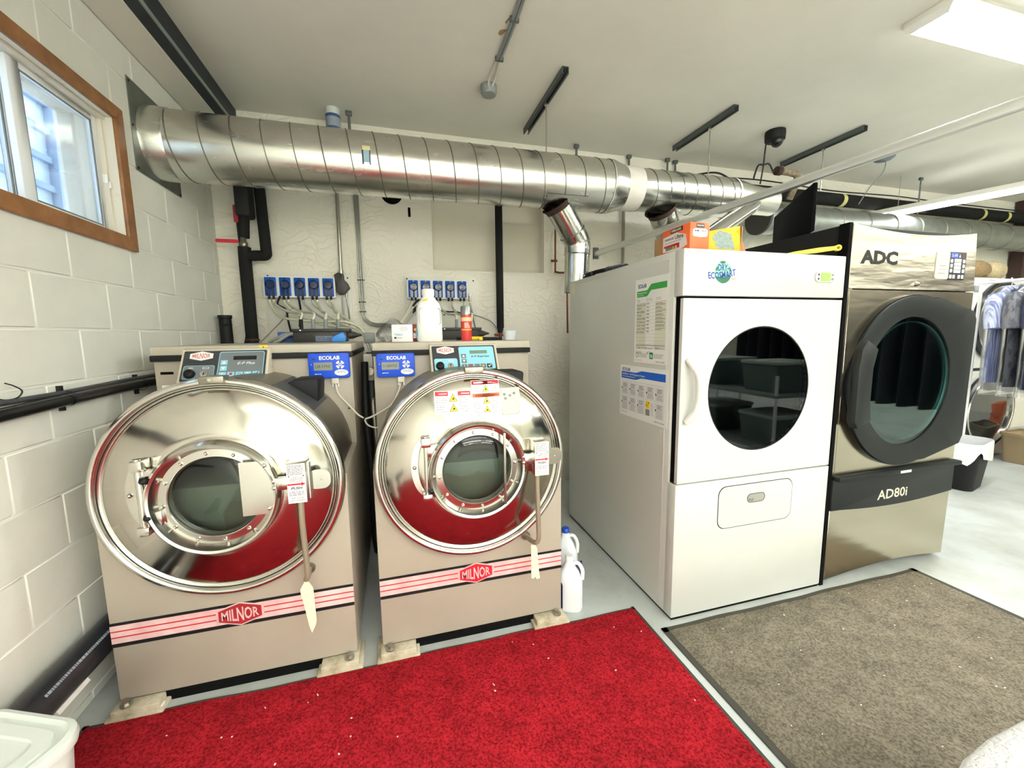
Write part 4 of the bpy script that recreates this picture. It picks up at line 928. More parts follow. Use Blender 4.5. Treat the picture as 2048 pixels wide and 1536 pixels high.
dr = G().ring(FD, P, Q, -0.022, 0.0).build('door', WHITE, wd, bevel=0.0015, seg=1)
G().prism(FD, ell(ca, cb, ra, rb, 72), -0.016, -0.004).build('door_window', DGLASS2, dr)
G().ring(FD, ell(ca, cb, ra + 0.001, rb + 0.001, 72), ell(ca, cb, ra - 0.005, rb - 0.005, 72), -0.012, -0.002).build('window_seal', BLACK, dr)
# drum behind the glass (a bore through the cabinet front is hidden by the dark gap board)
G().lathe((ca, 1.584, cb), (0, 1, 0), [(ra + 0.03, -0.006), (ra - 0.005, -0.004), (ra - 0.005, -0.001)], n=64).build('bore_ring', GREYM, dr)
# bowed white handle
hp = []
for i in range(17):
    t_ = i / 16; s_ = math.sin(PI * t_)
    hp.append((1.266 + 0.042 * s_, DYF - 0.008 - 0.042 * min(1, s_ * 1.6), 0.985 + 0.29 * t_))
G().tube(hp, lambda u: 0.014 + 0.010 * math.sin(PI * u), n=14, smooth=2).build('handle', WHITEP, dr, smooth=60)
# lint drawer
q = rrect(1.476, 1.940, 0.430, 0.648, 0.045, 7)
lc = 0.5
G().ring(FD, q, [(1.708 + (a - 1.708) * 0.983, 0.539 + (b - 0.539) * 0.965) for a, b in q], -0.004, 0.0008).build('drawer_gap', BLACK, wd)
ld = G().prism(FD, [(1.708 + (a - 1.708) * 0.985, 0.539 + (b - 0.539) * 0.968) for a, b in q], 0, 0.002).build('lint_drawer', WHITE, wd)
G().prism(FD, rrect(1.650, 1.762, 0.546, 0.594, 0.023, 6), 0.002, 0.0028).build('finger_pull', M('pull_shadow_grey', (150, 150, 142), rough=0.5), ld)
G().ring(FD, rrect(1.650, 1.762, 0.546, 0.594, 0.023, 6), rrect(1.654, 1.758, 0.550, 0.590, 0.020, 6), 0.002, 0.0034).build('pull_rim', STRUT, ld)
text('Pull', FD, 1.674, 0.562, 0.003, INKD, ld, h=0.014)
# round eco sticker on the header
sk = G().prism(FD, ell(1.433, 1.661, 0.094, 0.060, 48), 0, 0.0012).build('eco_sticker', PAPER, wd)
G().ring(FD, ell(1.433, 1.661, 0.0955, 0.0615, 48), ell(1.433, 1.661, 0.0935, 0.0595, 48), 0, 0.001).build('sticker_edge', M('edge_grey', (196, 198, 196), rough=0.5), sk)
G().prism(FD, ell(1.440, 1.664, 0.048, 0.050, 36), 0.0012, 0.0016).build('globe', GREENL, sk)
for Pp in ([(1.396, 1.650), (1.415, 1.640), (1.430, 1.650), (1.448, 1.640), (1.470, 1.655), (1.484, 1.648), (1.474, 1.628), (1.455, 1.616), (1.436, 1.614), (1.416, 1.622), (1.402, 1.634)],
           [(1.418, 1.706), (1.432, 1.700), (1.446, 1.702), (1.452, 1.710), (1.440, 1.714), (1.426, 1.713)], [(1.468, 1.690), (1.480, 1.682), (1.484, 1.672), (1.474, 1.674)],
           [(1.396, 1.674), (1.406, 1.690), (1.412, 1.682), (1.404, 1.666)]):
    G().prism(FD, Pp, 0.0016, 0.0018).build('land', GREEND, sk)
text('DRY-', FD, 1.440, 1.684, 0.0019, INKB, sk, h=0.030, w=0.060, bold=0.03)
tilt = Fr((1.434, DYF, 1.652), (1, 0, 0.12), (-0.12, 0, 1))
text('ECOSMART', tilt, 0, 0, 0.002, INKB, sk, h=0.031, w=0.150, bold=0.03, warp=lambda a, b: (a, b + 0.9 * a * a))
text('ADC', FD, 1.503, 1.636, 0.0016, RED, sk, h=0.012, w=0.026, shear=0.3)
# small control display
dp = G().prism(FD, rrect(1.984, 2.116, 1.631, 1.684, 0.024, 7), 0, 0.006).build('control_display', M('display_bezel', (206, 206, 200), rough=0.4), wd, bevel=0.0015)
FD2 = FRONT(DYF - 0.006)
G().fbox(FD2, 2.018, 2.080, 1.637, 1.678, 0, 0.0012).build('screen', LCDG, dp)
for s in (-1, 1):
    b = 1.6575 + s * 0.011; G().prism(FD2, [(1.997, b - s * 0.005), (2.010, b - s * 0.005), (2.0035, b + s * 0.007)] if s > 0 else [(1.997, b + 0.005), (2.0035, b - 0.007), (2.010, b + 0.005)], 0, 0.001).build('arrow_key', INKD, dp)
    G().prism(FD2, ell(2.094, 1.6575 + s * 0.010, 0.008, 0.006, 14), 0, 0.001).build('key', GREYM, dp)
G().ring(FD, ell(1.262, 1.745, 0.008, 0.008, 16), ell(1.262, 1.745, 0.005, 0.005, 16), 0, 0.003).build('key_lock', STEELB, wd)
# yellow tape scrap high on the side
G().fbox(fs, -2.715, -2.690, 1.665, 1.745, 0.0025, 0.0032).build('tape_scrap', M('yellowed_tape', (232, 222, 168), rough=0.5), wd)
# posters on the side
po = thing('laundry_chart', (1.2265, 1.787, 1.242), 'tall laundry chart with a green banner and handwriting on the white dryer', 'poster', 'posters on the dryer side')
fp = Fr((DX0 - 0.0028, 0, 0), (0, -1, 0), (0, 0, 1))
a0, a1, b0, b1 = -1.926, -1.647, 1.242, 1.668
G().fbox(fp, a0, a1, b0, b1, 0, 0.001).build('sheet', PAPER, po)
def wave(a0, a1, b_lo, b_hi, th, r):
    P = [(a0, b_lo), (a0 + (a1 - a0) * r, b_lo)] + [(a0 + (a1 - a0) * (r + 0.18 * k / 6), b_lo + (b_hi - b_lo) * (0.5 - 0.5 * math.cos(PI * k / 6))) for k in range(1, 7)] + [(a1, b_hi)]
    return P + [(a, b + th) for a, b in P[::-1]]
G().prism(fp, wave(a0 + 0.016, a1 - 0.018, 1.578, 1.606, 0.030, 0.34), 0.001, 0.0014).build('banner', GREEN, po)
text('ECOLAB', fp, a0 + 0.062, 1.632, 0.001, INKB, po, w=0.072, h=0.020, bold=0.03)
text('Formula Chart', fp, a0 + 0.064, 1.598, 0.0015, PAPER, po, w=0.078, bold=0.01); lines(fp, PAPER, po, a0 + 0.022, a0 + 0.085, 1.589, 1.583, 1, 0.0016, th=0.002)
TINT = M('paper_tint', (222, 224, 204), rough=0.4)
for x0, x1 in ((a0 + 0.016, a0 + 0.098), (a1 - 0.104, a1 - 0.020)): G().fbox(fp, x0, x1, 1.325, 1.548, 0.001, 0.0012).build('column', TINT, po)
for i in range(13): G().fbox(fp, a0 + 0.016, a1 - 0.020, 1.545 - i * 0.0172, 1.5456 - i * 0.0172, 0.0012, 0.0014).build('rule', INK, po)
for x0, x1 in ((a0 + 0.018, a0 + 0.05), (a0 + 0.10, a0 + 0.165), (a1 - 0.10, a1 - 0.05)): lines(fp, INK, po, x0, x1, 1.568, 1.552, 2, 0.0014, th=0.002)
rows = ('PILLOW CASE', 'SHEETS', 'BAR LINEN', 'TOWELS', 'WHITE LINEN', 'KITCHEN LIN', 'DUVET COVER', 'LARGE TOWEL', 'BATH MATS')
for i, r in enumerate(rows):
    b = 1.5365 - i * 0.0172
    text(r, fp, a0 + 0.018, b, 0.0014, INKD, po, w=min(0.078, 0.0075 * len(r)), h=0.0085, align='LEFT', shear=0.15)
    text('PM%d' % (i + 1), fp, a0 + 0.105, b + 0.003, 0.0014, INKD, po, h=0.0085, w=0.022, align='LEFT', shear=0.3)
    if i < 8: lines(fp, INKD, po, a1 - 0.100, a1 - 0.022 + 0.004, b + 0.004, b - 0.008, 2, 0.0014, th=0.0024, jitter=0.5)
G().fbox(fp, a0 + 0.016, a1 - 0.020, 1.3318, 1.3338, 0.0014, 0.0018).build('rule', INKD, po)
text('TURBO POWER  # 6 & 7  (PRESS OUT)', fp, a0 + 0.018, 1.318, 0.0014, INKD, po, w=0.24, h=0.0125, align='LEFT')
text('STARCH', fp, a0 + 0.018, 1.296, 0.0014, INKD, po, w=0.05, h=0.010, align='LEFT'); text('# 2', fp, a0 + 0.115, 1.297, 0.0014, INKD, po, w=0.028, h=0.012, align='LEFT')
G().ring(fp, ell(a0 + 0.028, 1.281, 0.011, 0.013, 20), ell(a0 + 0.028, 1.281, 0.0085, 0.0105, 20), 0.001, 0.0014).build('icon', INKD, po)
G().fbox(fp, a0 + 0.140, a0 + 0.166, 1.266, 1.298, 0.001, 0.0014).build('icon', GREEND, po)
G().prism(fp, ell(a0 + 0.153, 1.280, 0.009, 0.010, 16), 0.0014, 0.0016).build('icon', GREENL, po)
lines(fp, INK, po, a0 + 0.045, a0 + 0.125, 1.292, 1.270, 4, 0.0014, th=0.002); lines(fp, INK, po, a0 + 0.172, a1 - 0.02, 1.292, 1.270, 4, 0.0014, th=0.002)
lines(fp, INK, po, a0 + 0.012, a0 + 0.09, 1.257, 1.252, 1, 0.0014, th=0.0015); text('1 800 35-CLEAN', fp, a1 - 0.055, 1.254, 0.0011, INKD, po, w=0.072, h=0.007)
p2 = thing('program_poster', (1.2265, 1.848, 0.938), 'wide program poster with a blue banner on the white dryer', 'poster', 'posters on the dryer side')
a0, a1, b0, b1 = -2.060, -1.635, 0.939, 1.220
G().fbox(fp, a0, a1, b0, b1, 0, 0.001).build('sheet', PAPER, p2)
text('ECOLAB', fp, a0 + 0.062, 1.198, 0.001, INKB, p2, w=0.076, h=0.018, bold=0.03)
G().prism(fp, wave(a0 + 0.014, a1 - 0.018, 1.147, 1.160, 0.038, 0.34), 0.001, 0.0014).build('banner', M('blue_banner', (16, 92, 200), rough=0.4), p2)
text('StainBlaster - Stain Management Program', fp, a0 + 0.024, 1.172, 0.0015, PAPER, p2, w=0.215, h=0.013, align='LEFT', bold=0.015); lines(fp, PAPER, p2, a0 + 0.024, a0 + 0.15, 1.161, 1.156, 1, 0.0016, th=0.003, jitter=0)
CELL = M('cell_tint', (222, 224, 224), rough=0.4)
for r_, (bt_, bb) in enumerate(((1.128, 1.060), (1.050, 0.972))):
    for k in range(5):
        x0 = a0 + 0.016 + k * 0.078
        if r_ == 1 and k == 3:
            G().prism(fp, rrect(x0, x0 + 0.036, 1.012, bt_, 0.006), 0.001, 0.0014).build('yellow_cell', YELLOW, p2); G().prism(fp, [(x0 + 0.006, 1.030), (x0 + 0.012, 1.020), (x0 + 0.014, 1.026), (x0 + 0.009, 1.034)], 0.0014, 0.0018).build('icon', INKD, p2); G().prism(fp, [(x0 + 0.022, 1.044), (x0 + 0.03, 1.036), (x0 + 0.031, 1.042), (x0 + 0.025, 1.048)], 0.0014, 0.0018).build('icon', INKD, p2)
            G().fbox(fp, x0, x0 + 0.036, 0.975, 1.008, 0.001, 0.0014).build('cell', GREYM, p2); lines(fp, INK, p2, x0 + 0.042, x0 + 0.076, bt_ - 0.004, bb + 0.004, 9, 0.0014, th=0.0022); continue
        G().fbox(fp, x0, x0 + 0.072, bb, bt_, 0.001, 0.0014).build('cell', CELL, p2)
        lines(fp, INKD, p2, x0 + 0.018, x0 + 0.060, bt_ - 0.006, bt_ - 0.030, 4, 0.0016, th=0.0024); lines(fp, INK, p2, x0 + 0.014, x0 + 0.068, bt_ - 0.034, bb + 0.004, 6, 0.0016, th=0.0018)
        G().fbox(fp, x0 + 0.003, x0 + 0.011, bt_ - 0.040, bt_ - 0.031, 0.0014, 0.0018).build('icon', INKD, p2)
for b in (1.135, 1.055): G().fbox(fp, a0 + 0.016, a1 - 0.024, b, b + 0.001, 0.001, 0.0014).build('rule', INK, p2)
lines(fp, INK, p2, a0 + 0.014, a0 + 0.09, 0.962, 0.956, 1, 0.0014, th=0.002); text('1 800 35-CLEAN', fp, a1 - 0.060, 0.956, 0.0011, INKD, p2, w=0.08, h=0.008)

# ------------------------------------------------------------------ things on top of the white dryer
ob = thing('tissue_box', (1.35, 1.72, DH), 'orange and white carton at the front corner of the white dryer', 'box')
ox0, ox1, oy0_, oy1_, oz1_ = 1.298, 1.402, 1.612, 1.815, DH + 0.127
G().box(ox0, ox1, oy0_, oy1_, DH + 0.001, oz1_).build('carton', ORANGE, ob, bevel=0.002)
fo = Fr((ox0, 0, 0), (0, -1, 0), (0, 0, 1)); ff = FRONT(oy0_)
G().prism(fo, [(-1.805, 1.786), (-1.68, 1.778), (-1.63, 1.795), (-1.64, 1.842), (-1.70, 1.862), (-1.805, 1.856)], 0, 0.0008).build('white_print', M('pale_print', (236, 226, 220), rough=0.5), ob)
for fr, c, w in ((fo, -1.705, 0.085), (ff, 1.352, 0.042)):
    G().fbox(fr, c - w / 2, c + w / 2, 1.866, 1.884, 0, 0.001).build('name_bar', BLACKG, ob); text('KIRKLAND', fr, c, 1.875, 0.001, PAPER, ob, w=w * 0.84, bold=0.02)
lines(fo, INK, ob, -1.79, -1.725, 1.848, 1.836, 1, 0.001, th=0.010, jitter=0); text('Ultra', fo, -1.685, 1.842, 0.001, GREYD, ob, w=0.06, h=0.018, bold=0.02); lines(fo, INK, ob, -1.79, -1.67, 1.828, 1.822, 1, 0.001, th=0.003)
G().fbox(fo, -1.795, -1.682, 1.792, 1.815, 0.0008, 0.0012).build('red_band', RED, ob)
for i, m in enumerate((PAPER, M('dot_blue', (60, 140, 190), rough=0.5), GREEN, M('dot_lime', (160, 190, 80), rough=0.5), M('dot_tan', (214, 190, 150), rough=0.5))): G().prism(fo, ell(-1.79 + i * 0.021, 1.7975, 0.008, 0.008, 14), 0.0012, 0.0018).build('dot', m, ob)
G().prism(ff, rrect(1.312, 1.392, 1.826, 1.862, 0.012), 0, 0.0008).build('white_print', MATS['pale_print'], ob); lines(ff, INKB, ob, 1.322, 1.348, 1.856, 1.848, 1, 0.001, th=0.006, jitter=0); text('Ultra', ff, 1.368, 1.852, 0.001, INKB, ob, w=0.03); G().prism(ff, ell(1.352, 1.832, 0.02, 0.008, 20), 0.0008, 0.0014).build('white_print', PAPER, ob)
yb_ = thing('yellow_carton', (1.51, 1.70, DH), 'open yellow carton with a grey sponge picture on the white dryer', 'box')
YC = Fr((1.418, 1.635, DH), (1, -0.06, 0), (0, 0, 1))
G().prism(YC, [(0, 0.001), (0.178, 0.001), (0.168, 0.128), (0, 0.098)], -0.13, 0).build('carton', AMBER, yb_, bevel=0.002)
rg = random.Random(4); Pp = []
for i in range(40):
    t_ = i / 40; corners = [(0.022, 0.070), (0.052, 0.020), (0.142, 0.020), (0.118, 0.092), (0.052, 0.104)]; k = int(t_ * 5); u = t_ * 5 - k
    x = corners[k][0] * (1 - u) + corners[(k + 1) % 5][0] * u; y = corners[k][1] * (1 - u) + corners[(k + 1) % 5][1] * u; Pp.append((x + rg.uniform(-0.004, 0.004), y + rg.uniform(-0.003, 0.003)))
G().prism(YC, Pp, 0, 0.001).build('sponge_picture', M('sponge_grey', (156, 172, 168), rough=0.6, c2=(120, 138, 136), scale=90), yb_)
G().prism(Fr(YC.p(0.178, 0, 0), (0.35, 0.9, 0), (0, 0, 1)), [(0, 0), (0.06, 0), (0.02, 0.115), (-0.01, 0.126)], -0.003, 0).build('flap', CARD, yb_)
G().prism(Fr(YC.p(0.178, 0, 0), (0.9, -0.2, 0), (0, 0, 1)), [(0, 0), (0.028, 0), (0.006, 0.055)], 0, 0.002).build('flap', ORANGE, yb_)
tag(G().box(1.325, 1.40, 1.825, 1.915, DH + 0.001, DH + 0.115).build('cardboard_box', CARD, bevel=0.002), 'small plain brown cardboard box behind the orange carton', 'box')
# yellow plastic swatter handle
sw = thing('plastic_spatula', (2.17, 1.68, DH), 'yellow plastic spatula with a hole in its handle, lying across the dryers', 'spatula')
pts = [(1.83, 1.61, DH + 0.008), (2.17, 1.585, DH + 0.046)]
fsw = Fr(pts[0], Vector(pts[-1]) - Vector(pts[0]), (0, 0.05, 1))
Ls = (Vector(pts[-1]) - Vector(pts[0])).length
G().prism(fsw, [(0, -0.004), (Ls * 0.45, -0.014), (Ls * 0.60, -0.014), (Ls * 0.92, -0.010), (Ls * 0.92, 0.010), (Ls * 0.62, 0.010), (Ls * 0.2, 0.003)], -0.006, 0.006).build('blade', M('yellow_plastic', (236, 214, 70), rough=0.4), sw, bevel=0.002)
G().ring(fsw, ell(Ls * 0.955, 0, 0.020, 0.015, 24), ell(Ls * 0.955, 0, 0.010, 0.008, 24), -0.006, 0.006).build('hang_loop', MATS['yellow_plastic'], sw)
# black brush / squeegee head near the back
sq = thing('black_brush', (1.27, 2.36, DH), 'black brush with a ribbed grip on the rear of the white dryer', 'brush')
G().tube([(1.25, 2.52, DH + 0.022), (1.27, 2.42, DH + 0.026), (1.30, 2.30, DH + 0.026), (1.33, 2.18, DH + 0.024)], 0.013, n=10).build('handle', BLACK, sq)
for i in range(10):
    u = i / 9; G().lathe((1.285 + 0.04 * u, 2.34 - 0.14 * u, DH + 0.026), (0.27, -0.96, 0), [(0.013, 0), (0.018, 0.002), (0.018, 0.006), (0.013, 0.008)], n=12).build('grip_rib', GREYD, sq)
G().box(1.232, 1.272, 2.46, 2.58, DH + 0.001, DH + 0.030).build('head', BLACK, sq, bevel=0.008)
G().prism(Fr((1.225, 2.55, DH + 0.01), (0.6, -0.8, 0.25), (0, 0, 1)), [(0, 0), (0.07, 0.008), (0.07, 0.014), (0, 0.006)], 0, 0.002).build('zip_tie', PAPER, sq)

# ================================================================== stainless dryer
AX0, AX1, AH = 2.196, 3.192, 1.930
ad = thing('steel_dryer', ((AX0 + AX1) / 2, 2.1, 0), 'tall stainless steel tumble dryer with a black round door', 'dryer')
FA = FRONT(1.56)
G().box(AX0, AX1, 1.60, 2.86, 0.03, 1.922).build('cabinet', BLACK, ad, bevel=0.003)
G().box(AX0 + 0.05, AX1 - 0.05, 1.64, 2.80, 0, 0.03).build('plinth', BLACKM, ad)
# header with its dipped top edge
top = [(AX0 + 0.02, 1.924)] + [(AX0 + 0.03 + (AX1 - AX0 - 0.075) * i / 16, 1.922 - 0.030 * math.sin(PI * i / 16) ** 0.9) for i in range(17)]
P = [(AX0 + 0.018, 1.606), (AX1 - 0.010, 1.606), (AX1 - 0.042, 1.924)] + top[::-1]
G().prism(FA, P, -0.04, 0).build('header_panel', HEADER, ad, bevel=0.002, seg=1)
G().fbox(FA, AX0 - 0.008, AX0 + 0.016, 0.0, 1.926, -0.05, 0.0).build('black_edge', BLACKM, ad)
G().fbox(FA, AX0 + 0.016, AX0 + 0.05, 0.025, 1.924, -0.04, -0.002).build('corner_post', BRUSH, ad, bevel=0.002, seg=1)
G().fbox(FA, AX0 + 0.03, AX1 - 0.01, 0.625, 1.600, -0.04, -0.001).build('front_panel', BRUSH, ad, bevel=0.002, seg=1)
text('ADC', FA, 2.412, 1.764, 0.0, CHARD, ad, w=0.266, h=0.070, bold=0.05)
kp = G().prism(FA, rrect(2.836, 2.945, 1.668, 1.812, 0.012), 0, 0.003).build('keypad_label', M('cream_label', (234, 226, 200), rough=0.4), ad)
for i in range(3): lines(FA, INK, kp, 2.862, 2.932, 1.742 - i * 0.020, 1.734 - i * 0.020, 1, 0.0032, th=0.004)
kd = G().prism(FA, rrect(2.943, 3.074, 1.664, 1.814, 0.003, 2), 0, 0.004).build('keypad', M('keypad_navy', (24, 26, 40), rough=0.3), ad)
G().fbox(FA, 2.950, 3.004, 1.784, 1.808, 0.004, 0.0046).build('display', M('display_blue', (30, 70, 220), rough=0.3, emis=0.6), kd)
text('L-N', FA, 2.977, 1.796, 0.0046, PAPER, kd, w=0.040, h=0.014)
G().prism(FA, [(3.014, 1.786), (3.028, 1.786), (3.021, 1.802)], 0.004, 0.0046).build('icon', PAPER, kd); G().fbox(FA, 3.034, 3.066, 1.784, 1.808, 0.004, 0.0046).build('indicator', M('maroon', (70, 30, 34), rough=0.4), kd)
for i in range(3):
    for a in (2.948, 3.048): G().prism(FA, rrect(a, a + 0.018, 1.756 - i * 0.026, 1.775 - i * 0.026, 0.003, 2), 0.004, 0.0056).build('key', PAPER, kd)
for i in range(4): G().prism(FA, rrect(2.978, 3.034, 1.761 - i * 0.0195, 1.7775 - i * 0.0195, 0.002, 2), 0.004, 0.0056).build('key', PAPER, kd)
for a in (2.948, 2.975, 3.018, 3.046): G().prism(FA, rrect(a, a + 0.018, 1.672, 1.692, 0.003, 2), 0.004, 0.0056).build('key', PAPER, kd)
G().lathe(FA.p(2.70, 1.636, 0), FA.n, [(0.014, 0), (0.012, 0.006), (0.007, 0.014), (1e-4, 0.015)], n=16).build('lock', STEELB, ad)
# door: D-shaped dark ring, glass, handle block
ca, cb = 2.690, 1.112
outer = []; inner = []
nA = 72; RA = 0.462
for i in range(nA):
    t_ = 2 * PI * i / nA; c, s = math.cos(t_), math.sin(t_); x, z = ca + RA * c, cb + RA * s
    if c > 0:
        k = 1e9; ex = 3.165 - ca
        lim_top = lambda xx: 0.455 - max(0, xx - 0.13) * 0.235
        lo_, hi_ = 0.3, 0.75
        for _ in range(30):
            md = (lo_ + hi_) / 2; xx, zz = md * c, md * s
            inside = xx < ex and abs(zz) < (lim_top(xx) if xx > 0.13 else math.sqrt(max(0, RA * RA - xx * xx)))
            lo_, hi_ = (md, hi_) if inside else (lo_, md)
        x, z = ca + lo_ * c, cb + lo_ * s
    outer.append((x, z)); inner.append((ca + 0.328 * c, cb + 0.352 * s))
FR_ = FRONT(1.525)
dA = G().ring(FR_, outer, inner, -0.034, 0, -0.05, -0.012).build('door', CHAR, ad, bevel=0.004)
G().ring(FR_, [(ca + (a - ca) * 1.012, cb + (b - cb) * 1.012) for a, b in outer], [(ca + (a - ca) * 0.985, cb + (b - cb) * 0.985) for a, b in outer], -0.036, -0.012).build('door_edge', BLACKG, dA)
inn = [(ca + 0.332 * math.cos(2 * PI * i / nA), cb + 0.356 * math.sin(2 * PI * i / nA)) for i in range(nA)]
G().prism(FR_, inn, -0.026, -0.020).build('glass', TGLASS, dA)
G().lathe((ca, 1.545, cb), (0, 1, 0), [(0.326, 0.0), (0.318, 0.03), (0.318, 0.052)], n=64).build('glass_rim', M('pale_rim', (170, 190, 186), rough=0.3, metal=0.6), dA)
G().prism(FR_, [(2.238, 0.930), (2.262, 0.888), (2.355, 0.930), (2.338, 1.03), (2.338, 1.20), (2.362, 1.300), (2.285, 1.346), (2.25, 1.30), (2.236, 1.2)], -0.01, 0.036).build('handle', CHARD, dA, bevel=0.008)
for z in (1.50, 1.465): G().fbox(FA, 3.158, 3.172, z - 0.008, z + 0.008, 0, 0.003).build('hinge_slot', BLACK, ad)
# black lint-drawer band with its lip and curved lower edge
bandP = [(AX0 + 0.012, 0.602), (AX0 + 0.012, 0.430)] + [(AX0 + 0.012 + (AX1 - AX0 - 0.03) * i / 14, 0.434 - 0.026 * math.sin(PI * i / 14)) for i in range(1, 15)] + [(AX1 - 0.018, 0.602)]
bd = G().prism(FA, bandP, -0.03, 0.012).build('drawer_band', CHARD, ad, bevel=0.003)
G().fbox(FA, AX0 + 0.02, AX1 - 0.004, 0.598, 0.624, -0.01, 0.040).build('drawer_lip', CHAR, bd, bevel=0.008)
fl_ = FRONT(1.52); G().fbox(fl_, 2.668, 2.752, 0.602, 0.616, 0, 0.0012).build('white_label', PAPER, bd)
fb = FRONT(1.548)
text('AD80i', fb, 2.668, 0.478, 0.0, M('silver_letters', (206, 200, 180), rough=0.4), bd, w=0.236, h=0.056, bold=0.015)
lowP = [(AX0 + 0.02, 0.03)] + [(AX0 + 0.06 + (AX1 - AX0 - 0.08) * i / 14, 0.03 + 0.028 * math.sin(PI * i / 14)) for i in range(15)] + [(AX1 - 0.012, 0.44), (AX0 + 0.02, 0.44)]
G().prism(FA, lowP, -0.04, -0.001).build('lower_panel', BRUSH, ad, bevel=0.002, seg=1)
tv = thing('flat_monitor', (2.43, 2.07, 1.922), 'black flat monitor seen from behind on top of the steel dryer', 'monitor')
fm = Fr((2.235, 1.775, 1.925), Vector((2.63, 2.37, 0)) - Vector((2.235, 1.775, 0)), (0, 0, 1))
Lm = 0.714
fm2 = Fr(fm.o, -fm.u, fm.v)
G().fbox(fm, 0, Lm, 0.012, 0.268, -0.022, 0.0).build('screen_back', M('monitor_black', (8, 9, 13), rough=0.85, spec=0.1), tv, bevel=0.006)
G().fbox(fm, 0.2, 0.52, 0.05, 0.22, 0.0, 0.03).build('housing_bulge', MATS['monitor_black'], tv, bevel=0.012)
G().fbox(fm, 0.25, 0.46, 0.0, 0.006, -0.10, 0.10).build('foot', BLACKG, tv, bevel=0.002)
G().fbox(fm, 0.33, 0.38, 0.004, 0.06, -0.01, 0.02).build('stand_neck', BLACKG, tv)

# ================================================================== things on the back wall
def bent_tube(P, r, name, mat, parent, n=8): return G().tube(P, r, n=n).build(name, mat, parent, smooth=60)
def pump_board(x0, x1, cx0, px, label, kind):
    t = thing('pump_board', ((x0 + x1) / 2, 3.49, 1.34), label, 'pump board', 'dosing pump boards')
    FB = FRONT(3.5)
    G().fbox(FB, x0, x1, 1.30, 1.872, 0, 0.016).build('mounting_board', WHITEB, t, bevel=0.002)
    for a, b in ((x0 + 0.022, 1.852), (x1 - 0.022, 1.848), ((x0 + x1) / 2 + 0.02, 1.565)): G().prism(FRONT(3.484), ell(a, b, 0.006, 0.006, 10), 0, 0.002).build('screw', BLACKM, t)
    for k0, k1 in ((0, 3), (3, 5)):
        G().prism(FRONT(3.484), rrect(px[k0] - 0.052, px[k1 - 1] + 0.047, 1.690, 1.842, 0.008), 0, 0.055).build('pump_housing', WHITEP, t, bevel=0.003)
    F = FRONT(3.429)
    for i, x in enumerate(px):
        p = G().prism(F, rrect(x - 0.040, x + 0.036, 1.700, 1.834, 0.006), 0, 0.012).build('pump', PUMPB, t, bevel=0.003)
        f2 = FRONT(3.417)
        G().lathe((x, 3.417, 1.782), (0, -1, 0), [(0.033, 0), (0.032, 0.012), (0.026, 0.018), (1e-4, 0.019)], n=28).build('rotor_dome', PUMPD, p)
        G().fbox(f2, x - 0.026, x - 0.006, 1.700, 1.77, 0, 0.008).build('tube_arm', PUMPD, p); G().fbox(f2, x + 0.006, x + 0.024, 1.700, 1.77, 0, 0.008).build('tube_arm', PUMPD, p)
        G().cyl((x, 3.417, 1.826), (x, 3.411, 1.826), 0.006, n=8).build('key_hole', PUMPD, p)
        for d in (-0.016, 0.014): G().cyl((x + d, 3.42, 1.672), (x + d, 3.42, 1.702), 0.008, n=10).build('hose_barb', BLACK, p)
    return t
pxl = [-0.857, -0.760, -0.662, -0.566, -0.467]; pxr = [0.161, 0.258, 0.356, 0.454, 0.552]
bL = pump_board(-0.910, -0.312, 0, pxl, 'white board with five blue dosing pumps behind the washer beside the block wall', 'L')
bR = pump_board(0.093, 0.680, 0, pxr, 'white board with five blue dosing pumps behind the white jug', 'R')
# flush manifolds on the wall below the boards
def manifold(x0, x1, label, kind):
    t = thing('flush_manifold', ((x0 + x1) / 2, 3.0, 1.365), label, 'manifold', 'black flush manifolds')
    G().box(x0, x1, 2.86, 2.98, 1.365, 1.445).build('body', M('manifold_black', (42, 41, 38), rough=0.5), t, bevel=0.003)
    G().box(x0 - 0.004, x1 + 0.02, 2.85, 2.99, 1.428, 1.448).build('cover', MATS['manifold_black'], t, bevel=0.003)
    G().lathe((x0 + 0.045, 2.85, 1.438), (0, -1, 0), [(0.006, 0), (0.005, 0.005), (1e-4, 0.006)], n=10).build('screw', STEELB, t)
    return t
mL = manifold(-0.615, -0.300, 'long black flush manifold on the washer beside the block wall', 'L')
mR = manifold(0.285, 0.570, 'black flush manifold half hidden by the white jug and red can', 'R')
fm_ = FRONT(2.86)
lb = G().fbox(fm_, -0.485, -0.385, 1.368, 1.402, 0, 0.0012).build('brand_label', GREYP, mL); text('ECOLAB', fm_, -0.435, 1.385, 0.0012, INKB, lb, w=0.080, h=0.020, bold=0.03)
for k, x in enumerate((-0.575, -0.505, -0.430, -0.355)):
    G().cyl((x, 2.92, 1.448), (x, 2.92, 1.51), 0.012, n=12).build('hose_barb', BLACK if k == 0 else GREYM, mL)
for k, x in enumerate((0.425, 0.482)):
    G().cyl((x, 2.92, 1.448), (x, 2.92, 1.505), 0.011, n=12).build('hose_barb', GREYM, mR)
for m_, x in ((mL, -0.272), (mR, 0.598)):
    G().lathe((x, 2.92, 1.405), (1, 0, 0), [(0.025, -0.02), (0.022, 0.01), (0.010, 0.04), (0.005, 0.06), (1e-4, 0.061)], n=16).build('outlet_cone', MATS['manifold_black'], m_)
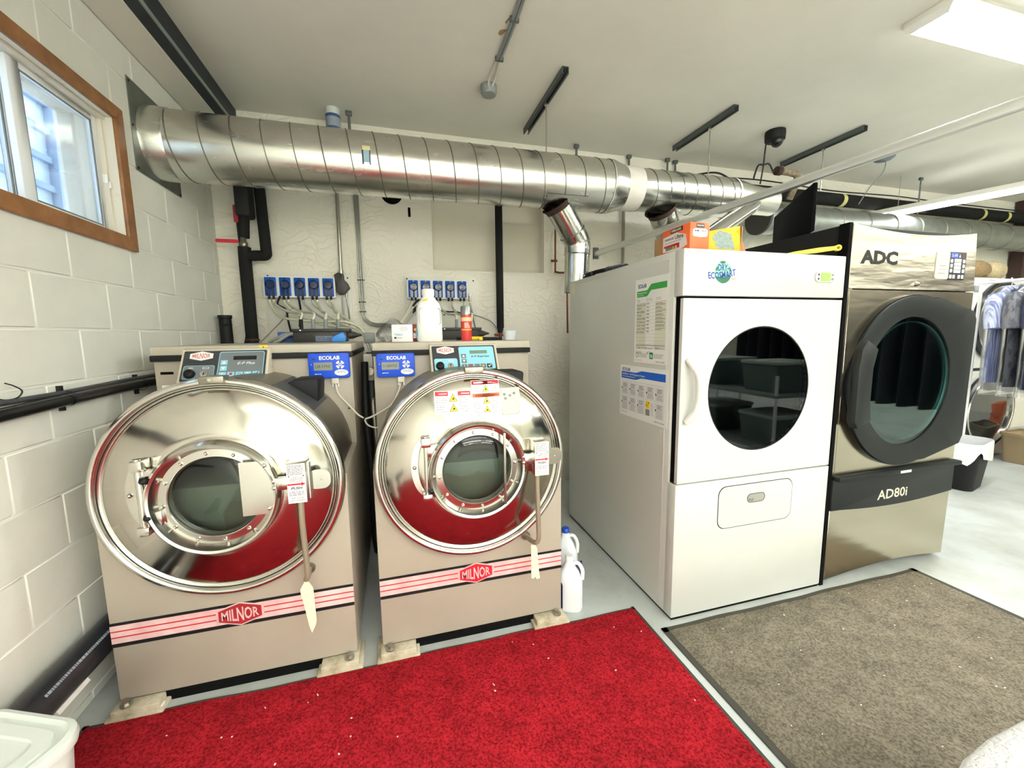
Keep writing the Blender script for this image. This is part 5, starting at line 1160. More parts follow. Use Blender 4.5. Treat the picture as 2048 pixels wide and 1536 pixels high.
# milky tubes from pumps to manifold
Z0 = 1.672
for k, (x, tx) in enumerate(((pxl[0] - 0.016, -0.575), (pxl[0] + 0.014, -0.578), (pxl[1] + 0.014, -0.505), (pxl[3] + 0.014, -0.430), (pxl[4] + 0.014, -0.355))):
    ty = 2.92
    if k == 0: P = [(x, 3.42, Z0), (x + 0.012, 3.41, 1.63), (x + 0.07, 3.33, 1.555), (x + 0.18, 3.2, 1.52), (-0.50, 3.12, 1.50), (-0.34, 3.1, 1.50), (-0.24, 3.1, 1.46), (-0.19, 3.1, 1.38)]
    else: P = [(x, 3.42, Z0), (x + 0.01, 3.40, 1.64), (x + (tx - x) * 0.5, 3.2, 1.575), (tx, 2.96, 1.55), (tx, ty, 1.505)]
    bent_tube(P, 0.0085 if k else 0.009, 'hose', TUBEM, bL)
for k, x in enumerate((pxl[1] - 0.016, pxl[2] + 0.014, pxl[3] - 0.016, pxl[4] - 0.016)):
    bent_tube([(x, 3.42, Z0), (x + 0.01, 3.41, 1.64), (x + 0.10, 3.36, 1.56), (x + 0.25 - k * 0.02, 3.30, 1.49), (-0.26 + k * 0.008, 3.25, 1.43), (-0.20 + k * 0.012, 3.22, 1.34), (-0.17 + k * 0.008, 3.2, 1.22)], 0.008, 'hose', TUBEG if k == 1 else TUBEM, bL)
bent_tube([(-0.375, 3.44, 1.70), (-0.372, 3.43, 1.60), (-0.371, 3.43, 1.50), (-0.378, 3.4, 1.42)], 0.008, 'hose', TUBEG, bL)
bent_tube([(-0.80, 3.42, 1.70), (-0.82, 3.42, 1.64), (-0.77, 3.42, 1.60), (-0.755, 3.40, 1.52), (-0.74, 3.38, 1.45), (-0.72, 3.36, 1.36)], 0.007, 'cable', BLACK, bL)
bent_tube([(-0.68, 3.44, 1.68), (-0.672, 3.43, 1.60), (-0.665, 3.35, 1.53), (-0.60, 3.0, 1.47)], 0.007, 'cable', BLACK, bL)
bent_tube([(-0.62, 2.95, 1.42), (-0.68, 2.97, 1.415), (-0.74, 3.0, 1.39), (-0.80, 3.05, 1.365)], 0.011, 'hose', TUBEG, mL)
bent_tube([(-0.62, 2.93, 1.42), (-0.66, 2.93, 1.41), (-0.71, 2.95, 1.38), (-0.75, 2.98, 1.365)], 0.011, 'hose', TUBEG, mL)
for k, (x, tx, ty) in enumerate(((pxr[2] + 0.014, 0.425, 2.92), (pxr[3] + 0.014, 0.482, 2.92), (pxr[4] + 0.014, 0.545, 3.05))):
    bent_tube([(x, 3.42, Z0), (x, 3.41, 1.62), (x + (tx - x) * 0.5, 3.2, 1.56), (tx, 2.97, 1.54), (tx, ty, 1.505 if k < 2 else 1.42)], 0.0085, 'hose', TUBEM, bR)
for k, x in enumerate((pxr[0] - 0.016, pxr[0] + 0.014, pxr[1] - 0.016)):
    bent_tube([(x, 3.42, Z0), (x - 0.01, 3.41, 1.64), (x - 0.06 - k * 0.02, 3.30, 1.55), (x - 0.12 - k * 0.03, 3.2, 1.46), (x - 0.16 - k * 0.04, 3.15, 1.36)], 0.0085, 'hose', TUBEM if k < 2 else TUBEG, bR)
bent_tube([(0.20, 3.40, 1.68), (0.17, 3.39, 1.655), (0.15, 3.39, 1.62), (0.17, 3.39, 1.59), (0.19, 3.39, 1.63), (0.165, 3.38, 1.61), (0.15, 3.38, 1.57)], 0.008, 'cable', BLACK, bR)
bent_tube([(0.34, 3.42, 1.60), (0.42, 3.38, 1.585), (0.50, 3.3, 1.575), (0.56, 3.2, 1.52)], 0.006, 'cable', BLACK, bR)
# water valves on the boards
for b_, x, z in ((bL, -0.345, 1.755), (bR, 0.618, 1.73)):
    G().cyl((x, 3.484, z), (x, 3.435, z), 0.012, n=14).build('valve', CONDUIT, b_); G().cyl((x, 3.44, z + 0.012), (x, 3.44, z - 0.06), 0.008, n=12).build('valve_stem', CONDUIT, b_)
    G().cyl((x - 0.05, 3.44, z - 0.01), (x, 3.44, z - 0.01), 0.009, n=10).build('valve_arm', CONDUIT, b_)
    bent_tube([(x, 3.44, z - 0.07), (x + 0.012, 3.42, 1.58), (x + 0.018, 3.35, 1.47), (x + 0.02, 3.2, 1.40)], 0.0065, 'supply_line', CONDUIT, b_)
# conduit with its black splice box
cd = thing('wall_conduit', (-0.378, 3.47, 1.7), 'vertical steel conduit ending at a dark splice box beside five pumps', 'conduit')
G().cyl((-0.372, 3.475, 2.52), (-0.378, 3.475, 1.88), 0.013, n=14).build('tube', CONDUIT, cd)
G().cyl((-0.378, 3.475, 1.905), (-0.378, 3.475, 1.875), 0.019, n=14).build('fitting', CONDUIT, cd)
fk = FRONT(3.47)
G().prism(fk, [(-0.425, 1.862), (-0.395, 1.882), (-0.355, 1.868), (-0.355, 1.83), (-0.328, 1.80), (-0.315, 1.765), (-0.335, 1.745), (-0.345, 1.72), (-0.395, 1.715), (-0.412, 1.735), (-0.412, 1.79)], 0, 0.05).build('splice_box', M('taped_black', (48, 46, 44), rough=0.5, bump=0.5, bscale=30), cd, bevel=0.006)
# grey cable bundle
cbn = thing('cable_bundle', (-0.235, 3.48, 1.5), 'bundle of thin grey cables running down the wall between the pump boards', 'cable')
for k in range(5):
    d = (k - 2) * 0.008
    bent_tube([(-0.238 + d, 3.488, 2.56), (-0.239 + d, 3.486, 2.45), (-0.236 + d * 0.8, 3.486, 2.13), (-0.234 + d, 3.486, 1.83), (-0.230 + d * 0.7, 3.486, 1.58), (-0.20 + d * 0.3, 3.48, 1.512 + d * 0.6), (-0.14, 3.47, 1.485 + d * 0.7), (-0.06, 3.44, 1.482 + d * 0.7), (0.02, 3.40, 1.455 + d)], 0.0045, 'cable', GREYM if k % 2 else CONDUIT, cbn)
for z in (1.835, 1.665, 1.59): G().box(-0.262, -0.208, 3.478, 3.5, z - 0.003, z + 0.003).build('cable_tie', BLACK, cbn)
# insulated pipes in the corner
ip = thing('insulated_riser', (-1.0, 3.40, 1.3), 'black foam-wrapped pipes with a side loop in the corner by the block wall', 'pipe')
G().tube([(-1.0, 3.40, 1.30), (-1.0, 3.40, 1.99), (-0.998, 3.40, 2.035)], 0.041, n=18, smooth=0).build('insulation', FOAM, ip)
G().cyl((-0.996, 3.40, 2.10), (-0.985, 3.40, 2.26), 0.036, n=18).build('insulation', FOAM, ip)
G().box(-1.02, -0.925, 3.33, 3.47, 2.235, 2.50).build('insulation_wrap', M('wrap_black', (24, 25, 28), rough=0.7), ip, bevel=0.02)
G().cyl((-0.97, 3.40, 2.45), (-0.965, 3.40, 2.62), 0.05, n=18).build('insulation', FOAM, ip)
G().tube([(-0.985, 3.40, 1.975), (-0.92, 3.40, 1.98), (-0.868, 3.40, 1.985), (-0.862, 3.40, 2.03), (-0.868, 3.40, 2.25), (-0.875, 3.40, 2.62)], 0.036, n=18, smooth=5).build('insulation', FOAM, ip)
G().lathe((-1.0, 3.40, 2.03), (0, 0, 1), [(0.018, 0), (0.026, 0.01), (0.026, 0.035), (0.018, 0.045), (0.018, 0.08)], n=14).build('valve_body', STEELD, ip)
G().prism(FRONT(3.365), rrect(-1.16, -1.02, 2.054, 2.078, 0.011), 0, 0.005).build('valve_handle', RED, ip, label='red lever handle')
G().prism(FRONT(3.36), rrect(-1.035, -1.008, 2.19, 2.31, 0.012), 0, 0.005).build('valve_handle', REDD, ip)
G().lathe((-1.0, 3.40, 1.37), (0, 0, 1), [(0.043, 0), (0.047, 0.004), (0.047, 0.016), (0.043, 0.02)], n=18).build('rust_clamp', RUST, ip)
bent_tube([(-1.03, 3.46, 2.45), (-1.045, 3.46, 2.25), (-1.035, 3.46, 1.9), (-1.03, 3.46, 1.62), (-1.045, 3.46, 1.45), (-1.07, 3.46, 1.33)], 0.009, 'cable', BLACK, ip)
sp_ = thing('stand_pipe', (-1.14, 3.36, 1.25), 'short open black stand pipe in the corner behind the washer', 'pipe')
G().lathe((-1.14, 3.34, 1.2), (0, 0, 1), [(0.040, 0), (0.038, 0.33), (0.043, 0.335), (0.043, 0.355), (0.034, 0.355), (0.034, 0.2)], n=24).build('pipe', BLACK, sp_)
G().lathe((-1.14, 3.34, 1.485), (0, 0, 1), [(0.041, 0), (0.043, 0.003), (0.041, 0.006)], n=24).build('strap', BLACKG, sp_)
# third insulated pipe
p3_ = thing('insulated_riser', (0.873, 3.42, 1.36), 'single black foam-wrapped pipe running down beside the boarded recess', 'pipe')
G().cyl((0.872, 3.42, 1.45), (0.872, 3.42, 2.5), 0.031, n=18).build('insulation', FOAM, p3_)
G().cyl((0.872, 3.42, 1.41), (0.872, 3.42, 1.46), 0.026, n=14).build('bare_joint', BLACK, p3_)
G().cyl((0.872, 3.42, 1.30), (0.872, 3.42, 1.42), 0.014, n=12).build('copper_pipe', COPPER, p3_)
G().cyl((0.82, 3.42, 1.392), (0.92, 3.42, 1.392), 0.012, n=10).build('tee', COPPER, p3_)
bent_tube([(0.85, 3.42, 1.43), (0.80, 3.43, 1.50), (0.72, 3.44, 1.54), (0.62, 3.45, 1.57)], 0.005, 'bonding_wire', GREYM, p3_)
# copper pipe and valve left of the dryer
cpv = thing('copper_line', (1.39, 3.43, 1.8), 'thin old copper pipe with a small tap behind the branch duct', 'pipe')
G().tube([(1.383, 3.44, 2.5), (1.383, 3.44, 1.98), (1.385, 3.44, 1.94), (1.43, 3.44, 1.93), (1.48, 3.43, 1.925), (1.485, 3.42, 1.85), (1.485, 3.4, 1.4)], 0.008, n=8, smooth=4).build('pipe', COPPER, cpv)
G().cyl((1.345, 3.44, 2.03), (1.40, 3.44, 2.03), 0.010, n=10).build('tap', COPPER, cpv)
c2v = G().cyl((2.07, 3.47, 1.4), (2.064, 3.47, 2.9), 0.014, n=12).build('wall_conduit', M('painted_conduit', (150, 146, 130), rough=0.5)); tag(c2v, 'thin painted conduit on the wall behind the white dryer', 'conduit')
# round vent, slot, small plate on the wall
FBW = FRONT(3.5)
tag(G().prism(FBW, ell(0.026, 2.508, 0.082, 0.082, 40), 0.0, 0.004).build('round_vent', BLACKM, smooth=0), 'round black vent opening half hidden behind the duct', 'vent')
tag(G().prism(FBW, rrect(0.146, 0.166, 2.338, 2.412, 0.009), 0.0, 0.004).build('wall_slot', BLACKM, smooth=0), 'small upright black slot in the wall right of the vent', 'slot')
tag(G().prism(FBW, rrect(-0.182, -0.142, 2.438, 2.478, 0.004), 0.0, 0.012).build('blank_plate', WHITEB, bevel=0.002), 'small white square plate below the duct', 'plate')
# outlet and gauge between the washers
og = thing('shutoff_valve', (-0.165, 2.62, 1.16), 'grey valve with a round gauge in the gap between the washers', 'valve')
G().box(-0.188, -0.135, 2.60, 2.66, 1.13, 1.29).build('plate', WHITEB, og, bevel=0.004)
G().cyl((-0.155, 2.60, 1.19), (-0.155, 2.55, 1.19), 0.025, n=20).build('gauge', STEELD, og); G().cyl((-0.155, 2.66, 1.0), (-0.155, 2.66, 1.3), 0.02, n=12).build('pipe', STRUT, og)
tag(G().box(-0.20, -0.13, 2.9, 2.96, 1.35, 1.42).build('outlet_box', GREYM, bevel=0.006), 'small grey electrical box behind the gap between the washers', 'box')
for k, (x, r, m, lb_) in enumerate(((-0.175, 0.02, BLACK, 'thick black hose in the gap between the washers'), (-0.145, 0.03, STEELD, 'grey corrugated drain hose deep between the washers'))):
    h = G().tube([(x, 2.5 + k * 0.2, 1.25 - k * 0.2), (x - 0.004, 2.45 + k * 0.2, 0.95), (x + 0.012, 2.4 + k * 0.2, 0.6), (x, 2.5, 0.25), (x + 0.006, 2.6, 0.04)], r, n=12).build('drain_hose', m, smooth=60); tag(h, lb_, 'hose')

# ================================================================== things on the washers
LZ = 1.362
bt_ = thing('white_jug', (0.195, 2.44, LZ), 'white plastic detergent jug with two grip hollows on the stickered washer', 'jug')
prof = [(0.0, 0.070, 0.050), (0.01, 0.074, 0.054), (0.10, 0.073, 0.054), (0.19, 0.070, 0.052), (0.215, 0.062, 0.048), (0.240, 0.042, 0.040), (0.252, 0.033, 0.033), (0.27, 0.030, 0.030)]
g = G(); V = []; n = 32
for h, rx, ry in prof:
    for k in range(n):
        a = 2 * PI * k / n; e = 0.55
        c, s = math.cos(a), math.sin(a); V.append((0.195 + rx * (abs(c) ** e) * (1 if c >= 0 else -1), 2.44 + ry * (abs(s) ** e) * (1 if s >= 0 else -1), LZ + h))
g.add(V, [(i * n + k, i * n + (k + 1) % n, (i + 1) * n + (k + 1) % n, (i + 1) * n + k) for i in range(len(prof) - 1) for k in range(n)] + [list(range(n))[::-1]])
g.build('body', WHITEP, bt_, smooth=50)
FJ = FRONT(2.388)
for a0_, a1_ in ((0.138, 0.178), (0.222, 0.258)):
    q = rrect(a0_, a1_, LZ + 0.095, LZ + 0.190, 0.014); am = (a0_ + a1_) / 2
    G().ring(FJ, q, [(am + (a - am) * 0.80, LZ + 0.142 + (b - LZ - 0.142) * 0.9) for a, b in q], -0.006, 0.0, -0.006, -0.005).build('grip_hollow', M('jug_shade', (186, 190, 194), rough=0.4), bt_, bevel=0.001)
G().lathe((0.195, 2.44, LZ + 0.262), (0, 0, 1), [(0.036, 0), (0.036, 0.032), (0.032, 0.037), (1e-4, 0.038)], n=28).build('cap', WHITEP, bt_)
G().prism(Fr((0.17, 2.392, LZ + 0.228), (1, 0, 0), (0, 0.4, 1)), [(-0.012, 0), (0.014, 0.004), (0.02, 0.016), (-0.004, 0.012)], 0, 0.002).build('yellow_sticker', YELLOW, bt_)
G().prism(Fr((0.122, 2.42, LZ + 0.05), (0.3, -0.9, 0), (0, 0, 1)), ell(0, 0, 0.02, 0.028, 18), 0, 0.002).build('blue_label', M('pale_blue_label', (150, 196, 214), rough=0.5), bt_)
cn = thing('spray_can', (0.412, 2.44, LZ), 'red aerosol can with a silver cap on the stickered washer', 'can')
G().lathe((0.412, 2.44, LZ), (0, 0, 1), [(1e-4, 0), (0.031, 0), (0.032, 0.004), (0.032, 0.14), (0.030, 0.155)], n=28).build('body', M('can_red', (206, 56, 56), rough=0.35), cn)
G().lathe((0.412, 2.44, LZ), (0, 0, 1), [(0.0325, 0.115), (0.0325, 0.138)], n=28).build('label_band', M('can_cream', (230, 200, 150), rough=0.4), cn); G().lathe((0.412, 2.44, LZ), (0, 0, 1), [(0.0325, 0.062), (0.0325, 0.070)], n=28).build('label_band', AMBER, cn)
G().lathe((0.412, 2.44, LZ), (0, 0, 1), [(0.033, 0.152), (0.034, 0.158), (0.031, 0.165), (0.031, 0.198), (0.028, 0.204), (1e-4, 0.205)], n=28).build('cap', GALVD, cn)
def on_can(a, b): return a
lines(FRONT(2.4072, 0.412), PAPER, cn, -0.016, 0.016, LZ + 0.108, LZ + 0.075, 4, 0.0, th=0.004, name='can_print')
bx = thing('glove_box', (0.04, 2.44, LZ), 'small white carton in a clear bag beside the white jug', 'box')
G().box(-0.016, 0.098, 2.40, 2.49, LZ + 0.001, LZ + 0.098).build('carton', PAPER, bx, bevel=0.002)
fbx = FRONT(2.40); text('Vialect', fbx, 0.020, LZ + 0.043, 0.0003, M('print_sky', (90, 160, 190), rough=0.5), bx, w=0.046, h=0.014, bold=0.02); lines(fbx, INK, bx, -0.002, 0.05, LZ + 0.028, LZ + 0.02, 1, 0.0008, th=0.003); G().prism(fbx, ell(0.002, LZ + 0.024, 0.006, 0.006, 14), 0, 0.0008).build('blue_dot', INKB, bx)
G().prism(fbx, ell(0.05, LZ + 0.075, 0.025, 0.016, 20), 0, 0.0006).build('grey_swirl', M('pale_swirl', (206, 206, 212), rough=0.5), bx)
V = []; n = 20; m_ = 7; rg = random.Random(2)
for j in range(m_):
    for k in range(n):
        a = 2 * PI * k / n; r_ = (0.075, 0.095, 0.092, 0.075, 0.05, 0.025, 0.012)[j] * (1 + 0.12 * rg.random()); V.append((0.02 - 0.03 * (j / 6) + r_ * math.cos(a) * 1.15, 2.48 + r_ * math.sin(a) * 0.62, LZ + 0.002 + 0.022 * j + (0.012 * rg.random() if 0 < j < 6 else 0)))
pbag = G().add(V, [(j * n + k, j * n + (k + 1) % n, (j + 1) * n + (k + 1) % n, (j + 1) * n + k) for j in range(m_ - 1) for k in range(n)]).build('bag', FILM, bx, smooth=30)
mb = thing('red_packet', (0.112, 2.46, LZ), 'narrow dark red packet wedged between white carton and white jug', 'packet')
G().box(0.100, 0.128, 2.43, 2.50, LZ + 0.001, LZ + 0.10).build('packet', M('maroon_print', (110, 30, 36), rough=0.5), mb, bevel=0.002); G().prism(FRONT(2.43), ell(0.116, LZ + 0.07, 0.008, 0.008, 14), 0, 0.001).build('yellow_dot', AMBER, mb); lines(FRONT(2.43), PAPER, mb, 0.103, 0.126, LZ + 0.05, LZ + 0.02, 4, 0.0008, th=0.004)
tb = thing('plastic_tub', (0.69, 2.48, LZ), 'small frosted plastic tub at the right end of the washer lid', 'tub')
G().lathe((0.69, 2.48, LZ), (0, 0, 1), [(1e-4, 0.001), (0.038, 0.001), (0.042, 0.055), (0.044, 0.056), (0.044, 0.059), (0.040, 0.059), (0.036, 0.005)], n=24).build('tub', M('frosted', (214, 220, 224), rough=0.5), tb)
for k, (x0, x1, y, r, m, lb_) in enumerate(((0.40, 0.62, 2.50, 0.010, BLACK, 'black screwdriver lying behind the red can'),)):
    sd = thing('screwdriver', ((x0 + x1) / 2, y, LZ), lb_, 'tool')
    G().cyl((x0 + 0.03, y, LZ + 0.014), (x0 + 0.12, y, LZ + 0.013), 0.012, n=10).build('grip', YELLOW, sd); G().cyl((x0 + 0.12, y, LZ + 0.012), (x1 + 0.02, y - 0.01, LZ + 0.010), 0.009, n=8).build('shaft', BLACK, sd); G().cyl((x0 - 0.04, y, LZ + 0.014), (x0 + 0.03, y, LZ + 0.014), 0.011, n=10).build('grip_end', BLACK, sd)
dg_ = thing('pliers', (0.53, 2.47, LZ), 'yellow and black pliers lying on the washer lid by the tub', 'tool')
G().box(0.49, 0.515, 2.455, 2.475, LZ + 0.001, LZ + 0.018).build('yellow_grip', YELLOW, dg_, bevel=0.004); G().tube([(0.515, 2.465, LZ + 0.009), (0.57, 2.47, LZ + 0.009), (0.64, 2.475, LZ + 0.009)], 0.008, n=8).build('handle', BLACK, dg_)
tag(G().prism(Fr((-0.36, 2.80, LZ + 0.001), (1, 0, 0), (0, 0, 1)), [(-0.02, 0), (0.062, 0), (0.066, 0.03), (0.05, 0.062), (0.01, 0.045), (-0.018, 0.028)], 0, 0.05).build('plastic_scoop', M('bright_blue', (60, 140, 224), rough=0.5), bevel=0.008), 'bright blue plastic scoop in front of the long black manifold', 'scoop')
bl_ = G().box(-0.735, -0.60, 3.0, 3.03, LZ + 0.001, LZ + 0.07).build('blue_leaflet', M('leaflet_blue', (40, 84, 150), rough=0.5)); tag(bl_, 'dark blue and white packet behind the grey hoses on the washer', 'packet')
stick = G().tube([(-0.895, 3.2, LZ), (-0.80, 3.35, 1.50), (-0.73, 3.47, 1.62)], 0.004, n=6, smooth=0).build('thin_rod', M('thin_brown', (140, 130, 110), rough=0.6)); tag(stick, 'thin slanting wire leaning behind the washer at the left pump board', 'wire')

# ------------------------------------------------------------------ left wall and floor pieces
hs = thing('wall_hose', (-1.17, 2.0, 1.15), 'black hose and ribbed cable strapped along the block wall', 'hose')
G().tube([(-1.172, 0.2, 1.165), (-1.172, 1.2, 1.162), (-1.172, 1.62, 1.172), (-1.172, 1.9, 1.18), (-1.17, 2.3, 1.188), (-1.16, 2.52, 1.185), (-1.12, 2.66, 1.15), (-1.06, 2.75, 1.09)], 0.022, n=14).build('hose', BLACKG, hs, smooth=60)
G().tube([(-1.185, 0.2, 1.205), (-1.185, 1.2, 1.200), (-1.186, 1.6, 1.206), (-1.186, 1.9, 1.206), (-1.184, 2.3, 1.214), (-1.182, 2.6, 1.215), (-1.18, 2.9, 1.216)], 0.009, n=8).build('cable', GREYD, hs, smooth=60)
for y in (1.885, 2.34): G().lathe((-1.172, y, 1.184), (0, 1, 0), [(0.026, 0), (0.028, 0.003), (0.026, 0.006)], n=18).build('clamp', BLACK, hs); G().box(-1.2, -1.185, y - 0.006, y + 0.006, 1.14, 1.232).build('clamp_screw', BLACK, hs)
hk = G().tube([(-1.193, 1.672, 1.266), (-1.18, 1.685, 1.255), (-1.172, 1.700, 1.236), (-1.18, 1.690, 1.216), (-1.19, 1.66, 1.214), (-1.198, 1.63, 1.225)], 0.0022, n=6).build('wire_hook', BLACK); tag(hk, 'thin black wire hook on the block wall above the hose', 'hook')
dp_ = thing('drain_pipe', (-1.135, 2.0, 0.2), 'fat black drain pipe running low along the block wall', 'pipe')
G().cyl((-1.138, 0.2, 0.262), (-1.138, 3.3, 0.248), 0.056, n=28).build('pipe', M('abs_black', (30, 32, 38), rough=0.3, var=0.3, scale=20), dp_, smooth=60)
fq = Fr((-1.10, 1.60, 0.212), (0, 1, 0), (-0.5, 0, 0.8)); fq.n = fq.u.cross(fq.v)
G().fbox(fq, -0.07, 0.07, -0.012, 0.012, -0.006, 0.004).build('white_label', PAPER, dp_)
g = G()
fq2 = Fr((-1.0975, 1.2, 0.30), (0, 1, 0), (-0.66, 0, 0.75))
lines(fq2, M('pipe_print', (150, 160, 170), rough=0.6), dp_, 0.3, 0.95, 0.004, -0.008, 1, 0.0, th=0.009, jitter=0, name='pipe_print')
for y in (1.0, 2.5): G().lathe((-1.138, y, 0.255), (0, 1, 0), [(0.060, 0), (0.062, 0.004), (0.060, 0.02)], n=28).build('strap', BLACK, dp_); G().box(-1.2, -1.19, y, y + 0.02, 0.19, 0.33).build('strap_plate', BLACK, dp_)
for y in (0.6, 2.9): G().box(-1.17, -1.11, y, y + 0.05, 0, 0.205).build('support_block', CONCF, dp_)
tag(G().prism(Fr((-0.93, 1.715, 0.0), (1, 0.05, 0), (-0.05, 1, 0)), rrect(-0.02, 0.02, -0.014, 0.014, 0.006), 0.0, 0.018).build('white_scrap', PAPER, bevel=0.004), 'crumpled white scrap on the floor by the washer foot', 'scrap')
# bleach jugs beside the stickered washer
def jug(x, y, h, cap, label, rot, lab=False):
    t = thing('bleach_jug', (x, y, 0), label, 'jug', 'bleach jugs on the floor')
    pr = [(0.0, 0.062, 0.045), (0.012, 0.068, 0.050), (0.10, 0.068, 0.050), (0.16, 0.066, 0.049), (0.20, 0.050, 0.042), (0.235, 0.028, 0.026), (0.255, 0.020, 0.020), (0.27, 0.018, 0.018)]
    k_ = h / 0.27; g = G(); V = []; n = 28
    for hh, rx, ry in pr:
        for k in range(n):
            a = 2 * PI * k / n; c, s = math.cos(a), math.sin(a); px = rx * (abs(c) ** .7) * (1 if c >= 0 else -1); py = ry * (abs(s) ** .7) * (1 if s >= 0 else -1)
            V.append((x + px * math.cos(rot) - py * math.sin(rot), y + px * math.sin(rot) + py * math.cos(rot), hh * k_ + 0.001))
    g.add(V, [(i * n + k, i * n + (k + 1) % n, (i + 1) * n + (k + 1) % n, (i + 1) * n + k) for i in range(len(pr) - 1) for k in range(n)] + [list(range(n))[::-1]])
    g.build('body', MILK, t, smooth=50)
    d = Vector((math.cos(rot), math.sin(rot), 0))
    G().tube([Vector((x, y, h * 0.92)) + d * 0.016, Vector((x, y, h * 0.93)) + d * 0.045, Vector((x, y, h * 0.80)) + d * 0.066, Vector((x, y, h * 0.62)) + d * 0.066], 0.010, n=10).build('handle', MILK, t, smooth=60)
    G().lathe((x, y, h * 0.985), (0, 0, 1), [(0.022, 0), (0.022, 0.020), (0.019, 0.024), (1e-4, 0.025)], n=22).build('cap', cap, t)
    if lab:
        f = Fr((x, y, 0), d, (0, 0, 1)); G().cyl((x, y, 0.02), (x, y, h * 0.45), 0.0, n=4) if False else None
    return t
j1 = jug(0.800, 1.800, 0.262, WHITEP, 'white-capped bleach jug standing against the washer corner', -0.5)
j2 = jug(0.870, 2.010, 0.300, M('cap_blue', (24, 66, 170), rough=0.4), 'blue-capped bleach jug standing behind the white-capped one', -0.6)
fj = Fr((0.735, 1.775, 0), (0.2, -1, 0), (0, 0, 1)); G().prism(fj, rrect(-0.025, 0.03, 0.03, 0.17, 0.01), 0, 0.003).build('dark_label', M('label_navy', (30, 34, 80), rough=0.4), j1)
fj2 = Fr((0.93, 1.955, 0), (1, 0.55, 0), (0, 0, 1)); G().prism(fj2, rrect(-0.03, 0.02, 0.04, 0.14, 0.01), 0, 0.003).build('dark_label', MATS['label_navy'], j2)
tg = thing('floor_hose', (0.80, 2.55, 0.3), 'dull yellow ribbed hose end between the washer and the white dryer', 'hose')
G().tube([(0.80, 2.9, 0.62), (0.84, 2.75, 0.55), (0.86, 2.6, 0.42), (0.85, 2.5, 0.34)], 0.035, n=14).build('hose', M('olive_hose', (120, 112, 66), rough=0.6), tg, smooth=60)
G().lathe((0.85, 2.5, 0.34), (-0.1, -0.7, -0.6), [(0.035, 0), (0.045, 0.01), (0.045, 0.04), (0.035, 0.045), (0.03, 0.0)], n=18).build('coupling', MATS['olive_hose'], tg)
G().tube([(0.80, 2.95, 1.0), (0.81, 2.9, 0.8), (0.83, 2.8, 0.5), (0.84, 2.8, 0.1), (0.84, 2.8, 0.0)], 0.022, n=12).build('riser', STEELD, tg)

# ================================================================== background at the right
def stack_machine(x0, x1, y0, label):
    t = thing('stacked_dryer', ((x0 + x1) / 2, y0 + 0.4, 0), label, 'dryer')
    G().box(x0, x1, y0, 3.42, 0.02, 1.90).build('cabinet', WHITE, t, bevel=0.006)
    G().box(x0 + 0.04, x1 - 0.04, y0 + 0.05, 3.38, 0, 0.02).build('plinth', BLACKM, t)
    f = FRONT(y0)
    for cz in (1.46, 0.52):
        c = (x0 + x1) / 2
        d = G().lathe((c, y0, cz), (0, -1, 0), [(0.405, 0), (0.41, 0.03), (0.39, 0.045), (0.375, 0.04), (0.36, 0.02)], n=56).build('door', BLACKG, t, smooth=50)
        G().lathe((c, y0, cz), (0, -1, 0), [(0.372, 0.041), (0.366, 0.05), (0.356, 0.046), (0.35, 0.02)], n=56).build('chrome_ring', STEELB, d, smooth=50)
        G().lathe((c, y0, cz), (0, -1, 0), [(0.355, 0.02), (0.25, 0.045), (1e-3, 0.055)], n=48).build('glass', M('dark_bowl', (26, 32, 32), rough=0.1, coat=0.6), d, smooth=60)
    G().fbox(f, x0 + 0.02, x1 - 0.02, 0.955, 0.985, 0, 0.003).build('joint_band', BLACK, t)
    G().fbox(f, x0 + 0.04, x0 + 0.12, 1.76, 1.82, 0, 0.012).build('coin_box', GREYM, t, bevel=0.003)
    G().fbox(f, x0 + 0.16, x1 - 0.10, 1.865, 1.89, 0, 0.004).build('brand_strip', WHITEP, t)
    lines(f, INK, t, x0 + 0.25, x1 - 0.25, 1.884, 1.872, 1, 0.005, th=0.008)
    return t
stack_machine(5.56, 6.50, 2.75, 'white stacked dryer with two round doors behind the hanging shirts')
# straw-coloured rolls on top of it
for k, x in enumerate((5.70, 5.98, 6.25)):
    g = G(); rg = random.Random(30 + k); V = []; n = 22; m_ = 12
    for j in range(m_ + 1):
        t_ = -1 + 2 * j / m_
        for i in range(n):
            a = 2 * PI * i / n; r_ = 0.098 * (1 - 0.35 * abs(t_) ** 3) * (1 + 0.10 * rg.random()); V.append((x + t_ * 0.13, 2.95 + r_ * math.cos(a), 2.005 + r_ * math.sin(a)))
    g.add(V, [(j * n + i, j * n + (i + 1) % n, (j + 1) * n + (i + 1) % n, (j + 1) * n + i) for j in range(m_) for i in range(n)] + [list(range(n))[::-1], [m_ * n + i for i in range(n)]])
    o = g.build('straw_roll', M('straw_%d' % k, ((122, 96, 62), (140, 118, 82), (186, 172, 140))[k], rough=0.95, c2=((70, 52, 32), (84, 66, 42), (140, 124, 92))[k], scale=60, stretch=(1, 1, 4)), smooth=30)
    tag(o, ('darkest brown fibre roll on the white stacked dryer', 'middle tan fibre roll on the white stacked dryer', 'palest straw roll on the white stacked dryer')[k], 'roll', 'fibre rolls on the stacked dryer')
post = G().box(7.72, 7.84, 3.36, 3.48, 0, ZC).build('steel_post', M('maroon_post', (58, 34, 30), rough=0.5)); tag(post, 'dark reddish-brown post against the back wall at the far right', 'post')
